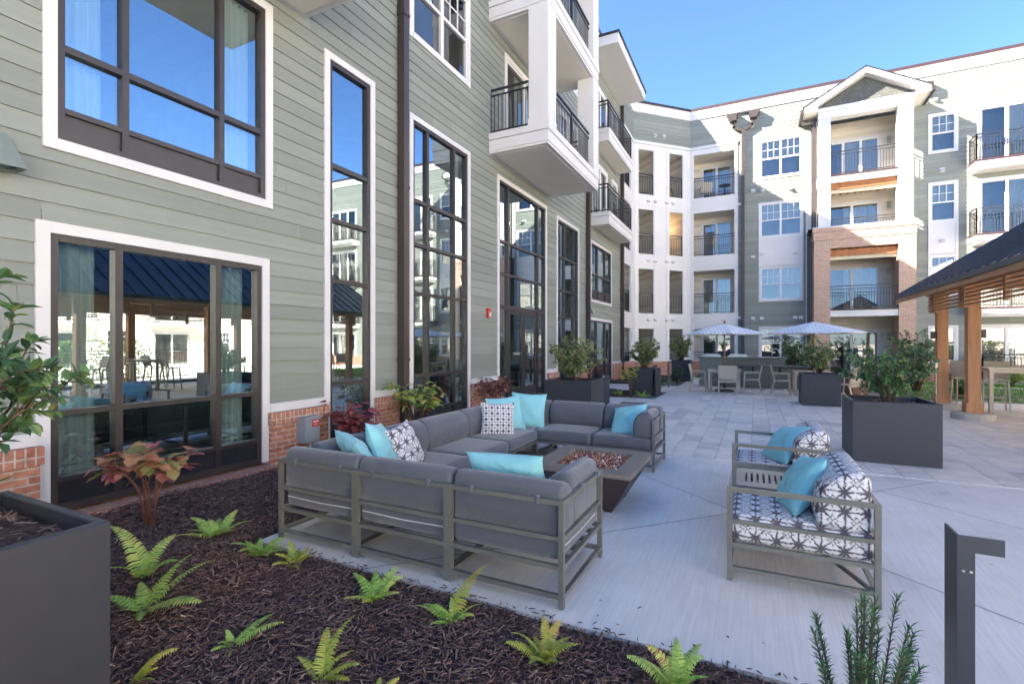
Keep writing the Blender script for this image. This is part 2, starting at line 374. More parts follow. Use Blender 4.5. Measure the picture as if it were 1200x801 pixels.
class MB:
    def __init__(s):
        s.v = []; s.f = []; s.rnd = []; s.has_rnd = False
    def add(s, verts, faces, rnd=0.5):
        o = len(s.v)
        s.v.extend([tuple(p) for p in verts])
        for f in faces:
            s.f.append(tuple(i + o for i in f)); s.rnd.append(rnd)
    def box(s, x0, x1, y0, y1, z0, z1, rnd=0.5):
        s.add([(x0, y0, z0), (x1, y0, z0), (x1, y1, z0), (x0, y1, z0), (x0, y0, z1), (x1, y0, z1), (x1, y1, z1), (x0, y1, z1)],
              [(0, 3, 2, 1), (4, 5, 6, 7), (0, 1, 5, 4), (1, 2, 6, 5), (2, 3, 7, 6), (3, 0, 4, 7)], rnd)
    def bar(s, a, b, w, h=None, up=(0, 0, 1), rnd=0.5):
        a = Vector(a); b = Vector(b); d = (b - a).normalized(); h = h or w
        u = Vector(up)
        if abs(d.dot(u)) > 0.98: u = Vector((0, 1, 0))
        x = d.cross(u).normalized(); y = x.cross(d).normalized()
        P = []
        for c in (a, b):
            for sx, sy in ((-1, -1), (1, -1), (1, 1), (-1, 1)):
                P.append(c + x * sx * w / 2 + y * sy * h / 2)
        s.add(P, [(0, 1, 2, 3), (4, 7, 6, 5), (0, 4, 5, 1), (1, 5, 6, 2), (2, 6, 7, 3), (3, 7, 4, 0)], rnd)
    def tube(s, pts, rad, n=8, cap=True, rnd=0.5):
        pts = [Vector(p) for p in pts]
        rads = rad if isinstance(rad, (list, tuple)) else [rad] * len(pts)
        rings = []
        prev = None
        for i, p in enumerate(pts):
            d = (pts[min(i + 1, len(pts) - 1)] - pts[max(i - 1, 0)])
            d = d.normalized() if d.length > 1e-9 else Vector((0, 0, 1))
            if prev is None:
                u = Vector((0, 0, 1)) if abs(d.z) < 0.9 else Vector((1, 0, 0))
                x = d.cross(u).normalized()
            else:
                x = prev - d * prev.dot(d)
                x = x.normalized() if x.length > 1e-6 else d.orthogonal().normalized()
            prev = x
            y = d.cross(x)
            rings.append([p + (x * math.cos(2 * math.pi * k / n) + y * math.sin(2 * math.pi * k / n)) * rads[i] for k in range(n)])
        V = [q for r in rings for q in r]; F = []
        for i in range(len(rings) - 1):
            for k in range(n):
                F.append((i * n + k, i * n + (k + 1) % n, (i + 1) * n + (k + 1) % n, (i + 1) * n + k))
        if cap:
            F.append(tuple(range(n - 1, -1, -1))); F.append(tuple((len(rings) - 1) * n + k for k in range(n)))
        s.add(V, F, rnd)
    def lathe(s, prof, n=16, c=(0, 0, 0), rnd=0.5):
        V = []; F = []
        for r, z in prof:
            for k in range(n):
                a = 2 * math.pi * k / n
                V.append((c[0] + r * math.cos(a), c[1] + r * math.sin(a), c[2] + z))
        for i in range(len(prof) - 1):
            for k in range(n):
                F.append((i * n + k, i * n + (k + 1) % n, (i + 1) * n + (k + 1) % n, (i + 1) * n + k))
        F.append(tuple(range(n - 1, -1, -1))); F.append(tuple((len(prof) - 1) * n + k for k in range(n)))
        s.add(V, F, rnd)
    def pbox(s, pl, u0, u1, n0, n1, z0, z1, rnd=0.5):
        P = [pl.pt(u, n, z) for z in (z0, z1) for (u, n) in ((u0, n0), (u1, n0), (u1, n1), (u0, n1))]
        s.add(P, [(0, 3, 2, 1), (4, 5, 6, 7), (0, 1, 5, 4), (1, 2, 6, 5), (2, 3, 7, 6), (3, 0, 4, 7)], rnd)
    def prism(s, poly, dirv, rnd=0.5):
        poly = [Vector(p) for p in poly]; d = Vector(dirv); n = len(poly)
        s.add(poly + [p + d for p in poly], [tuple(range(n)), tuple(range(2 * n - 1, n - 1, -1))] +
              [(i, n + i, n + (i + 1) % n, (i + 1) % n) for i in range(n)], rnd)
    def rbox(s, c, h, r, n=(6, 6, 4), puff=0.0, rnd=0.5):
        """rounded box, centre c, half extents h, edge radius r"""
        c = Vector(c); hx, hy, hz = h
        def ticks(hh, k):
            rr = min(r, hh * 0.999)
            edge = [-hh, -hh + rr * 0.25, -hh + rr * 0.6, -hh + rr]
            mid = [(-hh + rr) + (2 * (hh - rr)) * i / k for i in range(1, k)]
            return edge + mid + [-e for e in reversed(edge)]
        T = [ticks(hx, n[0]), ticks(hy, n[1]), ticks(hz, n[2])]
        H = (hx, hy, hz)
        idx = {}
        V = []; F = []
        def vid(p):
            key = (round(p[0], 5), round(p[1], 5), round(p[2], 5))
            if key in idx: return idx[key]
            q = Vector([max(-(H[i] - min(r, H[i])), min(H[i] - min(r, H[i]), p[i])) for i in range(3)])
            d = Vector(p) - q
            if d.length > 1e-9: d = d.normalized() * min(r, min(H))
            w = q + d
            if puff:
                fx = 1 - (p[0] / hx) ** 2; fy = 1 - (p[1] / hy) ** 2; fz = 1 - (p[2] / hz) ** 2
                w = w + Vector((w.x / hx * puff * fy * fz * .5, w.y / hy * puff * fx * fz * .5, w.z / hz * puff * max(fx, 0) ** .5 * max(fy, 0) ** .5))
            idx[key] = len(V); V.append(c + w)
            return idx[key]
        for ax in range(3):
            a, b = [(1, 2), (2, 0), (0, 1)][ax]
            for sg in (-1, 1):
                for i in range(len(T[a]) - 1):
                    for j in range(len(T[b]) - 1):
                        q = []
                        for (ii, jj) in ((i, j), (i + 1, j), (i + 1, j + 1), (i, j + 1)):
                            p = [0, 0, 0]; p[ax] = sg * H[ax]; p[a] = T[a][ii]; p[b] = T[b][jj]
                            q.append(vid(p))
                        if sg < 0: q.reverse()
                        if len(set(q)) == 4: F.append(tuple(q))
        s.add(V, F, rnd)
    def build(s, name, m, parent=None, smooth=False, recalc=False, loc=(0, 0, 0), rz=0.0, uv=True, rnd=False):
        org = Vector(ORG.get(parent.name, (0, 0, 0))) if parent else Vector((0, 0, 0))
        me = bpy.data.meshes.new(name)
        V = np.array(s.v, dtype=np.float64).reshape(-1, 3) - np.array(org)
        me.from_pydata(V.tolist(), [], s.f)
        if recalc:
            bm = bmesh.new(); bm.from_mesh(me)
            bmesh.ops.recalc_face_normals(bm, faces=bm.faces); bm.to_mesh(me); bm.free()
        me.materials.append(m)
        if uv and len(me.loops):
            nl = len(me.loops); npoly = len(me.polygons)
            li = np.zeros(nl, dtype=np.int32); me.loops.foreach_get('vertex_index', li)
            nr = np.zeros(npoly * 3); me.polygons.foreach_get('normal', nr); nr = np.abs(nr.reshape(-1, 3))
            lt = np.zeros(npoly, dtype=np.int32); me.polygons.foreach_get('loop_total', lt)
            ax = np.repeat(np.argmax(nr, axis=1), lt)
            p = V[li] + np.array(org)
            U = np.where(ax == 0, p[:, 1], p[:, 0]); Vv = np.where(ax == 2, p[:, 1], p[:, 2])
            l = me.uv_layers.new(name='UVMap')
            l.data.foreach_set('uv', np.stack([U, Vv], 1).ravel())
        if rnd:
            a = me.attributes.new('rnd', 'FLOAT', 'FACE')
            a.data.foreach_set('value', np.array(s.rnd, dtype=np.float32))
        if smooth:
            me.polygons.foreach_set('use_smooth', np.ones(len(me.polygons), dtype=bool))
        me.update()
        o = bpy.data.objects.new(name, me)
        C.objects.link(o)
        if parent: o.parent = parent; ORG[o.name] = tuple(org)
        else: o.location = loc; o.rotation_euler = (0, 0, rz)
        return o

def thing(name, label, cat, loc=(0, 0, 0), rz=0.0, group=None, world=False):
    o = bpy.data.objects.new(name, None); C.objects.link(o)
    o.location = loc; o.rotation_euler = (0, 0, rz)
    o.empty_display_size = 0.2
    ORG[o.name] = tuple(loc) if world else (0, 0, 0)
    return tag(o, label, cat, group)

def tag(o, label=None, cat=None, group=None, kind=None):
    if label: o['label'] = label
    if cat: o['category'] = cat
    if group: o['group'] = group
    if kind: o['kind'] = kind
    return o

def kids(o):
    return [c for c in bpy.data.objects if c.parent == o]

def dup(o, loc, rz, label, parent=None, group=None):
    c = o.copy(); C.objects.link(c)
    if parent is None:
        c.location = loc; c.rotation_euler = (0, 0, rz); c['label'] = label
        if group: c['group'] = group
    else:
        c.parent = parent
    for k in kids(o):
        if k.name != c.name and k.parent == o: dup(k, None, None, None, parent=c)
    return c

class PL:
    """a vertical wall plane: u along it, n out of it, z up"""
    def __init__(s, o, u, n):
        s.o = Vector(o); s.u = Vector(u).normalized(); s.n = Vector(n).normalized()
    def pt(s, u, n, z):
        return s.o + s.u * u + s.n * n + Vector((0, 0, z))

XL = -5.6
YR = 27.7
LW = PL((XL, 0, 0), (0, 1, 0), (1, 0, 0))
RW = PL((0, YR, 0), (1, 0, 0), (0, -1, 0))
DW = PL((-5.6, 25.2, 0), (1, 1, 0), (1, -1, 0))       # the 45 degree corner face, u from 0 to 3.54

def subtract(iv, a, b):
    out = []
    for (x, y) in iv:
        if b <= x or a >= y: out.append((x, y)); continue
        if a > x: out.append((x, a))
        if b < y: out.append((b, y))
    return out

def siding(mb, pl, u0, u1, z0, z1, holes=(), pitch=.1845, lap=.016, n0=0.0):
    z = z0; row = 0
    rr = random.Random(int(u0 * 100) + int(z0 * 37))
    while z < z1 - 1e-4:
        zt = min(z + pitch, z1)
        cuts = sorted(set([z, zt] + [e for h in holes for e in (h[2], h[3]) if z + 1e-4 < e < zt - 1e-4]))
        off = rr.uniform(0, 3.6)
        for a, b in zip(cuts[:-1], cuts[1:]):
            iv = [(u0, u1)]
            for h in holes:
                if h[2] < b - 1e-5 and h[3] > a + 1e-5: iv = subtract(iv, h[0], h[1])
            na = n0 + lap * (1 - (a - z) / pitch); nb = n0 + lap * (1 - (b - z) / pitch)
            for (x, y) in iv:
                xs = [x]; j = math.ceil((x - off) / 3.6) * 3.6 + off
                while j < y - .05:
                    if j > x + .05: xs.append(j)
                    j += 3.6
                xs.append(y)
                for p, q in zip(xs[:-1], xs[1:]):
                    k = (hash((row, round((p - off) / 3.6 - .3))) % 1000) / 1000
                    p2 = p + (.003 if p != x else 0)
                    mb.add([pl.pt(p2, na, a), pl.pt(q, na, a), pl.pt(q, nb, b), pl.pt(p2, nb, b)], [(0, 1, 2, 3)], k)
                    mb.add([pl.pt(p2, n0 - .004, a), pl.pt(q, n0 - .004, a), pl.pt(q, na, a), pl.pt(p2, na, a)], [(0, 1, 2, 3)], k)
        z = zt; row += 1

def panel(mb, pl, u0, u1, z0, z1, holes, n0, n1):
    """flat sheet with rectangular holes, built as boxes between the grid lines"""
    us = sorted(set([u0, u1] + [e for h in holes for e in h[:2] if u0 < e < u1]))
    for a, b in zip(us[:-1], us[1:]):
        iv = [(z0, z1)]
        for h in holes:
            if h[0] < b - 1e-5 and h[1] > a + 1e-5: iv = subtract(iv, h[2], h[3])
        for (p, q) in iv: mb.pbox(pl, a, b, n0, n1, p, q)

def ring(mb, pl, u0, u1, z0, z1, w, n0, n1, bottom=True, top=True):
    mb.pbox(pl, u0, u0 + w, n0, n1, z0, z1); mb.pbox(pl, u1 - w, u1, n0, n1, z0, z1)
    if top: mb.pbox(pl, u0 + w, u1 - w, n0, n1 - .002, z1 - w, z1)
    if bottom: mb.pbox(pl, u0 + w, u1 - w, n0, n1 - .002, z0, z0 + w)

def quad(mb, pl, u0, u1, n, z0, z1, rnd=.5):
    mb.add([pl.pt(u0, n, z0), pl.pt(u1, n, z0), pl.pt(u1, n, z1), pl.pt(u0, n, z1)], [(0, 1, 2, 3)], rnd)

def curtain(parent, pl, u0, u1, z0, z1, n, amp=.035, folds=7, m='curtain'):
    mb = MB(); k = folds * 8
    P = []
    for i in range(k + 1):
        t = i / k; u = u0 + (u1 - u0) * t
        nn = n + amp * math.sin(t * folds * 2 * math.pi) + amp * .4 * math.sin(t * folds * 5.1)
        P.append((u, nn))
    V = []
    for u, nn in P: V += [pl.pt(u, nn, z0), pl.pt(u, nn, z1)]
    mb.add(V, [(2 * i, 2 * i + 2, 2 * i + 3, 2 * i + 1) for i in range(k)])
    return mb.build('curtain', M[m], parent, smooth=True)

def storefront(parent, pl, u0, u1, z0, z1, mu=(), rz=(), tw=.1, panels=(), trim_bottom=None, curtains=(), skip_trim=False, label=None):
    """bronze framed glazing: u0..z1 is the outer edge of the white trim"""
    a, b, c, d = u0 + tw, u1 - tw, (z0 + tw if trim_bottom else z0), z1 - tw
    fb = MB()
    fw = .06
    ring(fb, pl, a, b, c, d, fw, -.09, .012)
    for (p, q) in mu: fb.pbox(pl, p, q, -.088, .008, c + fw, d - fw)
    us = [a + fw] + [e for pq in mu for e in pq] + [b - fw]
    for (p, q) in rz:
        for i in range(0, len(us), 2): fb.pbox(pl, us[i], us[i + 1], -.086, .005, p, q)
    fr = fb.build('window', M['bronze'], parent, recalc=True)
    if label: fr['label'] = label
    g = MB()
    quad(g, pl, a + .03, b - .03, -.045, c + .03, d - .03)
    g.build('pane', M['glass'], fr)
    if panels:
        pb = MB()
        for (p, q) in panels:
            for i in range(0, len(us), 2): pb.pbox(pl, us[i] + .001, us[i + 1] - .001, -.08, -.025, p, q)
        pb.build('kick_panel', M['bronze_dark'] if panels[0][0] < 2 else M['bronze'], fr, recalc=True)
    if not skip_trim:
        t = MB()
        t.pbox(pl, u0, a, -.05, .032, z0, z1); t.pbox(pl, b, u1, -.05, .032, z0, z1)
        t.pbox(pl, a, b, -.05, .030, d, z1)
        if trim_bottom: t.pbox(pl, a, b, -.05, .030, z0, c)
        t.build('trim', M['white'], fr, recalc=True)
    for cu in curtains:
        curtain(fr, pl, cu[0], cu[1], c + .05, d - .05, -.17, folds=cu[2] if len(cu) > 2 else 5)
    return fr

def sash(parent, pl, u0, u1, z0, z1, units=2, tw=.1, grid=(3, 2), blind=.45, proud=.03, m='vinyl'):
    """white double hung windows side by side, muntins in the upper sash, trim u0..z1"""
    a, b, c, d = u0 + tw, u1 - tw, z0 + tw, z1 - tw
    f = MB(); g = MB()
    w = (b - a) / units
    zm = (c + d) / 2
    for k in range(units):
        p, q = a + k * w, a + (k + 1) * w
        ring(f, pl, p, q, c, d, .045, -.07, .012)
        f.pbox(pl, p + .045, q - .045, -.06, .008, zm - .03, zm + .03)
        for i in range(1, grid[0]):
            u = p + .045 + (q - p - .09) * i / grid[0]
            f.pbox(pl, u - .012, u + .012, -.048, -.022, zm + .03, d - .045)
        for j in range(1, grid[1]):
            z = zm + .03 + (d - .045 - zm - .03) * j / grid[1]
            for i in range(grid[0]):
                ua = p + .045 + (q - p - .09) * i / grid[0] + (.012 if i else 0); ub = p + .045 + (q - p - .09) * (i + 1) / grid[0] - (.012 if i < grid[0] - 1 else 0)
                f.pbox(pl, ua, ub, -.047, -.023, z - .012, z + .012)
        quad(g, pl, p + .03, q - .03, -.035, zm, d - .03)
        quad(g, pl, p + .03, q - .03, -.042, c + .03, zm)
    fr = f.build('window', M[m], parent, recalc=True)
    g.build('pane', M['glass_upper'], fr)
    t = MB()
    t.pbox(pl, u0, a, -.05, proud, z0, z1); t.pbox(pl, b, u1, -.05, proud, z0, z1)
    t.pbox(pl, a, b, -.05, proud + .004, d, z1); t.pbox(pl, a, b, -.05, proud + .014, z0, c)
    t.build('trim', M['white'], fr, recalc=True)
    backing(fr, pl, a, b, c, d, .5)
    if blind > 0:
        bl = MB(); bl.pbox(pl, a + .01, b - .01, -.14, -.125, d - (d - c) * blind, d)
        bl.build('blind', M['blind'], fr)
    return fr

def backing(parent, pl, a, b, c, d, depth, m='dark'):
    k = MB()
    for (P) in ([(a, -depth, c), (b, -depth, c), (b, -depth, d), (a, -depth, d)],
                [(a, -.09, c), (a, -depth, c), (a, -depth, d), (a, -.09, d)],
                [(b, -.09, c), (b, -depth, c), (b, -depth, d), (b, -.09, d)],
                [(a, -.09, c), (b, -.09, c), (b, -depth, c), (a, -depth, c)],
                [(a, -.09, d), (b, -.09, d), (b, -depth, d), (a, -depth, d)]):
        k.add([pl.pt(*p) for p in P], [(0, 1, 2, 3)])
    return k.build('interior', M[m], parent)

def slider(parent, pl, u0, u1, z0, z1, leaves=2, tw=.12, n=0.0, blind=True):
    """white framed sliding patio door with vertical blinds behind"""
    q = PL(pl.pt(0, n, 0), pl.u, pl.n)
    a, b, d = u0 + tw, u1 - tw, z1 - tw
    f = MB(); g = MB()
    w = (b - a) / leaves
    for k in range(leaves):
        ring(f, q, a + k * w, a + (k + 1) * w, z0, d, .055, -.07, .012 + .006 * (k % 2))
        quad(g, q, a + k * w + .04, a + (k + 1) * w - .04, -.03, z0 + .04, d - .04)
    fr = f.build('sliding_door', M['vinyl'], parent, recalc=True)
    g.build('pane', M['glass_upper'], fr)
    t = MB()
    t.pbox(q, u0, a, -.05, .03, z0, z1); t.pbox(q, b, u1, -.05, .03, z0, z1); t.pbox(q, a, b, -.05, .027, d, z1)
    t.build('trim', M['white'], fr, recalc=True)
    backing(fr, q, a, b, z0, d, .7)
    if blind:
        curtain(fr, q, a + (b - a) * .35, b - .02, z0 + .04, d - .02, -.16, .012, int((b - a) * 7), 'blind')
    return fr

def railing(parent, pts, h=1.05, gap=.105, post=True, name='railing'):
    mb = MB()
    for (p, q) in zip(pts[:-1], pts[1:]):
        p = Vector(p); q = Vector(q); L = (q - p).length; d = (q - p) / L
        z = Vector((0, 0, 1))
        mb.bar(p + z * h, q + z * h, .05, .04); mb.bar(p + z * (h - .13), q + z * (h - .13), .03, .03); mb.bar(p + z * .08, q + z * .08, .03, .03)
        n = max(2, int(round(L / gap)))
        for i in range(1, n):
            c = p + d * (L * i / n)
            mb.bar(c + z * .08, c + z * (h - .13), .016)
        k = max(1, int(round(L / 1.7)))
        for i in range(k + 1):
            c = p + d * (L * i / k)
            mb.bar(c, c + z * (h + .001 * (i % 2)), .042)
    return mb.build(name, M['rail'], parent)

FL = [0.1, 3.17, 6.23, 9.3]
exec_parts = []

# ------------------------------------------------------------------ ground, paving, bed
def flat(name, x0, x1, y0, y1, z, m, th=.0):
    mb = MB()
    if th: mb.box(x0, x1, y0, y1, z - th, z)
    else: mb.add([(x0, y0, z), (x1, y0, z), (x1, y1, z), (x0, y1, z)], [(0, 1, 2, 3)])
    return tag(mb.build(name, m), kind='structure')

flat('ground', -600, 600, -600, 600, -.16, M['ground'])
flat('concrete_patio', -3.62, 9.5, 2.66, 7.32, 0.0, M['concrete'], .14)
flat('concrete_walk', -5.5, -3.3, 12.3, 13.6, 0.004, M['concrete'], .14)
flat('concrete_walk', -5.5, -2.62, 16.9, 19.4, 0.004, M['concrete'], .14)

def joints():
    mb = MB()
    def ln(a, b, w=.009):
        a = Vector((*a, 0)); b = Vector((*b, 0)); d = (b - a).normalized(); p = Vector((-d.y, d.x, 0)) * w / 2
        mb.add([tuple(q + Vector((0, 0, .002))) for q in (a - p, b - p, b + p, a + p)], [(0, 1, 2, 3)])
    ln((-2.49, 2.66), (1.2, 6.55)); ln((1.2, 6.55), (1.9, 7.32))
    ln((-2.6, 7.25), (2.65, 2.70)); ln((1.2, 6.55), (5.4, 2.7)); ln((2.65, 2.7), (7.0, 7.3))
    m = mat('control joint', (0.2, 0.19, 0.18), rough=.9, var=.3)
    return tag(mb.build('control_joints', m), kind='structure')
joints()

def pavers():
    rr = random.Random(3)
    mb = MB()
    g = .004
    def lay(x0, x1, y0, y1, holes):
        x = x0
        while x < x1 - .05:
            w = min(rr.choice((.3, .3, .45)), x1 - x)
            y = y0 + 0.0; first = True
            while y < y1 - .03:
                L = rr.choice((.3, .45, .6, .6))
                if first: L *= rr.uniform(.5, 1); first = False
                L = min(L, y1 - y)
                cx, cy = x + w / 2, y + L / 2
                if not any(h[0] < cx < h[1] and h[2] < cy < h[3] for h in holes):
                    dz = rr.uniform(-.0015, .0015)
                    X0, X1, Y0, Y1 = x + g / 2, x + w - g / 2, y + g / 2, y + L - g / 2
                    b = .005; z = .008 + dz
                    V = [(X0, Y0, -.05), (X1, Y0, -.05), (X1, Y1, -.05), (X0, Y1, -.05),
                         (X0, Y0, z - b), (X1, Y0, z - b), (X1, Y1, z - b), (X0, Y1, z - b),
                         (X0 + b, Y0 + b, z), (X1 - b, Y0 + b, z), (X1 - b, Y1 - b, z), (X0 + b, Y1 - b, z)]
                    F = [(8, 9, 10, 11)] + [(i, (i + 1) % 4, 4 + (i + 1) % 4, 4 + i) for i in range(4)] + [(4 + i, 4 + (i + 1) % 4, 8 + (i + 1) % 4, 8 + i) for i in range(4)]
                    mb.add(V, F, rr.random())
                y += L
            x += w
    lay(-2.6, 9.5, 7.33, 23.6, [(2.4, 9.6, 16.6, 24)])
    lay(-5.5, -2.6, 8.6, 12.28, [])
    lay(-5.5, -2.6, 13.62, 14.5, [])
    lay(2.4, 9.5, 16.6, 17.6, [])
    m, nt, b = _nodes('blended concrete pavers')
    at = N(nt, 'ShaderNodeAttribute', attribute_name='rnd')
    r = ramp(nt, at.outputs['Fac'], [(0, (0.65, 0.62, 0.59)), (.3, (0.73, 0.69, 0.64)), (.65, (0.8, 0.745, 0.68)), (.88, (0.69, 0.655, 0.62)), (1, (0.55, 0.53, 0.51))])
    co = coords(nt, 'Object')
    nz = N(nt, 'ShaderNodeTexNoise'); nz.inputs['Scale'].default_value = 3.5; nz.inputs['Detail'].default_value = 9; nz.inputs['Roughness'].default_value = .7
    nt.links.new(co, nz.inputs['Vector'])
    rr2 = ramp(nt, nz.outputs[0], [(.3, (.78, .78, .8)), (.6, (1, 1, 1))])
    mx = N(nt, 'ShaderNodeMix', data_type='RGBA', blend_type='MULTIPLY'); mx.inputs[0].default_value = 1
    nt.links.new(r.outputs[0], mx.inputs[6]); nt.links.new(rr2.outputs[0], mx.inputs[7]); nt.links.new(mx.outputs[2], b.inputs['Base Color'])
    b.inputs['Roughness'].default_value = .8
    n2 = N(nt, 'ShaderNodeTexNoise'); n2.inputs['Scale'].default_value = 40; n2.inputs['Detail'].default_value = 6; nt.links.new(co, n2.inputs['Vector'])
    bp = N(nt, 'ShaderNodeBump'); bp.inputs['Strength'].default_value = .2; bp.inputs['Distance'].default_value = .005
    nt.links.new(n2.outputs[0], bp.inputs['Height']); nt.links.new(bp.outputs[0], b.inputs['Normal'])
    o = mb.build('paver_patio', m, rnd=True)
    return tag(o, kind='structure')
pavers()
flat('paver_sand', -5.5, 9.5, 7.32, 23.6, -.012, mat('joint sand', (.16, .155, .15), rough=.95, var=.2, scale=20))

# planting bed terrain: gently uneven sheets
def bedz(x, y):
    e = min(1.0, max(0.0, (2.64 - y) / .35)) if x > -3.66 else 1.0
    s = (math.sin(x * 2.3 + 1) * math.cos(y * 1.9) * .02 + math.sin(x * 5.1 + y * 3.7) * .012)
    return -.045 + (.075 + s) * (0.35 + .65 * e)
def bed(name, x0, x1, y0, y1, st=.08):
    nx = int((x1 - x0) / st); ny = int((y1 - y0) / st)
    mb = MB()
    V = [(x0 + (x1 - x0) * i / nx, y0 + (y1 - y0) * j / ny, bedz(x0 + (x1 - x0) * i / nx, y0 + (y1 - y0) * j / ny)) for j in range(ny + 1) for i in range(nx + 1)]
    F = [(j * (nx + 1) + i, j * (nx + 1) + i + 1, (j + 1) * (nx + 1) + i + 1, (j + 1) * (nx + 1) + i) for j in range(ny) for i in range(nx)]
    mb.add(V, F)
    return tag(mb.build(name, M['mulch_base'], smooth=True), kind='structure')
bed('mulch_bed', -5.58, 2.2, -2.0, 2.655)
bed('mulch_bed', -5.58, -3.625, 2.655, 8.6)
bed('mulch_bed', -5.58, -2.62, 14.5, 16.88, .2)
bed('mulch_bed', -5.58, -2.62, 19.42, 25.2, .2)
bed('mulch_bed', -2.62, 2.3, 23.6, 27.62, .2)

def chips():
    rr = np.random.RandomState(11)
    regs = [(-5.4, 0.9, 0.75, 2.645, 4600), (-5.45, -3.63, 2.6, 5.2, 2400), (-5.45, -3.63, 5.2, 8.6, 700), (-5.4, -2.66, 14.5, 16.8, 160)]
    VV = []; FF = []; RN = []; base = 0
    for (x0, x1, y0, y1, dens) in regs:
        n = int((x1 - x0) * (y1 - y0) * dens)
        X = rr.uniform(x0, x1, n); Y = rr.uniform(y0, y1, n)
        L = rr.gamma(2.0, .0125, n) + .009; Wd = rr.gamma(3, .0011, n) + .001
        yaw = rr.uniform(0, math.pi * 2, n); pit = rr.normal(0, .27, n)
        Z = np.array([bedz(a, b) for a, b in zip(X, Y)]) + rr.uniform(.0, .026, n)
        d = np.stack([np.cos(yaw) * np.cos(pit), np.sin(yaw) * np.cos(pit), np.sin(pit)], 1)
        p = np.stack([-np.sin(yaw), np.cos(yaw), rr.normal(0, .4, n)], 1)
        p /= np.linalg.norm(p, axis=1)[:, None]
        q = np.cross(d, p)
        c = np.stack([X, Y, Z], 1)
        a = c - d * (L / 2)[:, None]; b = c + d * (L / 2)[:, None]
        w = (p * Wd[:, None]); h = q * (Wd * .6)[:, None]
        tip = rr.uniform(.3, .9, n)[:, None]
        P = np.stack([a - w * tip, a + w * tip, a + h, b - w * tip, b + w * tip, b + h], 1).reshape(-1, 3)
        VV.append(P)
        i0 = base + np.arange(n) * 6
        f = np.stack([np.stack([i0, i0 + 3, i0 + 5, i0 + 2], 1), np.stack([i0 + 1, i0 + 2, i0 + 5, i0 + 4], 1), np.stack([i0, i0 + 1, i0 + 4, i0 + 3], 1)], 1).reshape(-1, 4)
        FF.append(f); base += 6 * n
        rv = np.clip(rr.beta(1.6, 2.6, n), 0, 1)
        RN.append(np.repeat(rv, 3))
    V = np.concatenate(VV); F = np.concatenate(FF); RN = np.concatenate(RN).astype(np.float32)
    me = bpy.data.meshes.new('mulch')
    me.vertices.add(len(V)); me.vertices.foreach_set('co', V.ravel().astype(np.float32))
    me.loops.add(len(F) * 4); me.loops.foreach_set('vertex_index', F.ravel().astype(np.int32))
    me.polygons.add(len(F)); me.polygons.foreach_set('loop_start', (np.arange(len(F)) * 4).astype(np.int32))
    me.update(calc_edges=True)
    at = me.attributes.new('rnd', 'FLOAT', 'FACE'); at.data.foreach_set('value', RN)
    me.materials.append(M['chip'])
    o = bpy.data.objects.new('mulch_chips', me); C.objects.link(o)
    tag(o, 'dark brown shredded bark mulch covering the planting beds', 'mulch', kind='stuff')
chips()

def lawn():
    flat('lawn', 2.5, 13, 17.7, 26.2, -.02, M['lawn'])
    rr = random.Random(5); mb = MB()
    for i in range(16000):
        x = rr.uniform(3.6, 11.5); y = rr.uniform(17.7, 25.8); a = rr.uniform(0, 6.28); h = rr.uniform(.03, .06)
        dx, dy = math.cos(a) * .012, math.sin(a) * .012
        lx, ly = rr.uniform(-.02, .02), rr.uniform(-.02, .02)
        mb.add([(x - dx, y - dy, -.02), (x + dx, y + dy, -.02), (x + lx, y + ly, h)], [(0, 1, 2)], rr.random())
    tag(mb.build('grass', M['grassblade'], rnd=True, uv=False), 'bright green mown lawn beyond the cedar pavilion', 'grass', kind='stuff')
lawn()
flat('bounce_paving', 12.0, 26, -50, 27.6, -.03, M['concrete'])  # pale sunlit paving added out of view to bounce light into the courtyard
flat('bounce_paving', -20, 12.0, -50, -13.2, -.03, M['concrete'])  # another added sheet to the south, unseen, bouncing sunlight the same way
flat('path', 2.5, 24, 23.6, 24.1, -.004, M['concrete'])

# ------------------------------------------------------------------ left wing of the apartment building
A = thing('apartment_building', 'four storey sage sided apartment building with white balconies wrapping round the patio', 'building', (-5.6, 9, 0), world=True)

W1 = (2.02, 4.30, 3.33, 5.94); W2 = (1.97, 4.25, .1, 2.68); T1 = (5.15, 6.20, .1, 5.87); T2 = (7.10, 9.20, .1, 5.78)
T3 = (10.46, 13.60, .1, 5.70); T4 = (14.40, 16.60, .1, 5.64); W3 = (7.10, 9.20, 7.16, 9.10); W4 = (17.95, 21.0, 3.2, 5.55); W5 = (17.85, 21.1, .1, 2.6)
D3 = (10.85, 13.3, 6.5, 8.85); D3b = (10.85, 13.3, 9.6, 11.9); D0 = (1.5, 4.0, 6.5, 8.85)
BD = [(18.25, 20.35, 6.5, 8.75), (18.25, 20.35, 9.65, 11.85)]
BW = [(21.0, 22.0, 7.0, 8.75), (21.0, 22.0, 10.1, 11.85)]
UP = [(7.10, 9.20, 10.2, 12.1), (14.5, 16.4, 7.16, 9.1), (14.5, 16.4, 10.2, 12.1), (-3.5, -1.4, 7.16, 9.1), (-3.5, -1.4, 3.6, 5.6)]
holesL = [W1, W2, T1, T2, T3, T4, W3, W4, W5, D3, D3b, D0] + BD + BW + UP
Y0, Y1 = -13.0, 22.75
mb = MB(); siding(mb, LW, Y0, Y1, .82, 13.5, holesL)
mb.build('lap_siding', M['siding'], A, rnd=True)

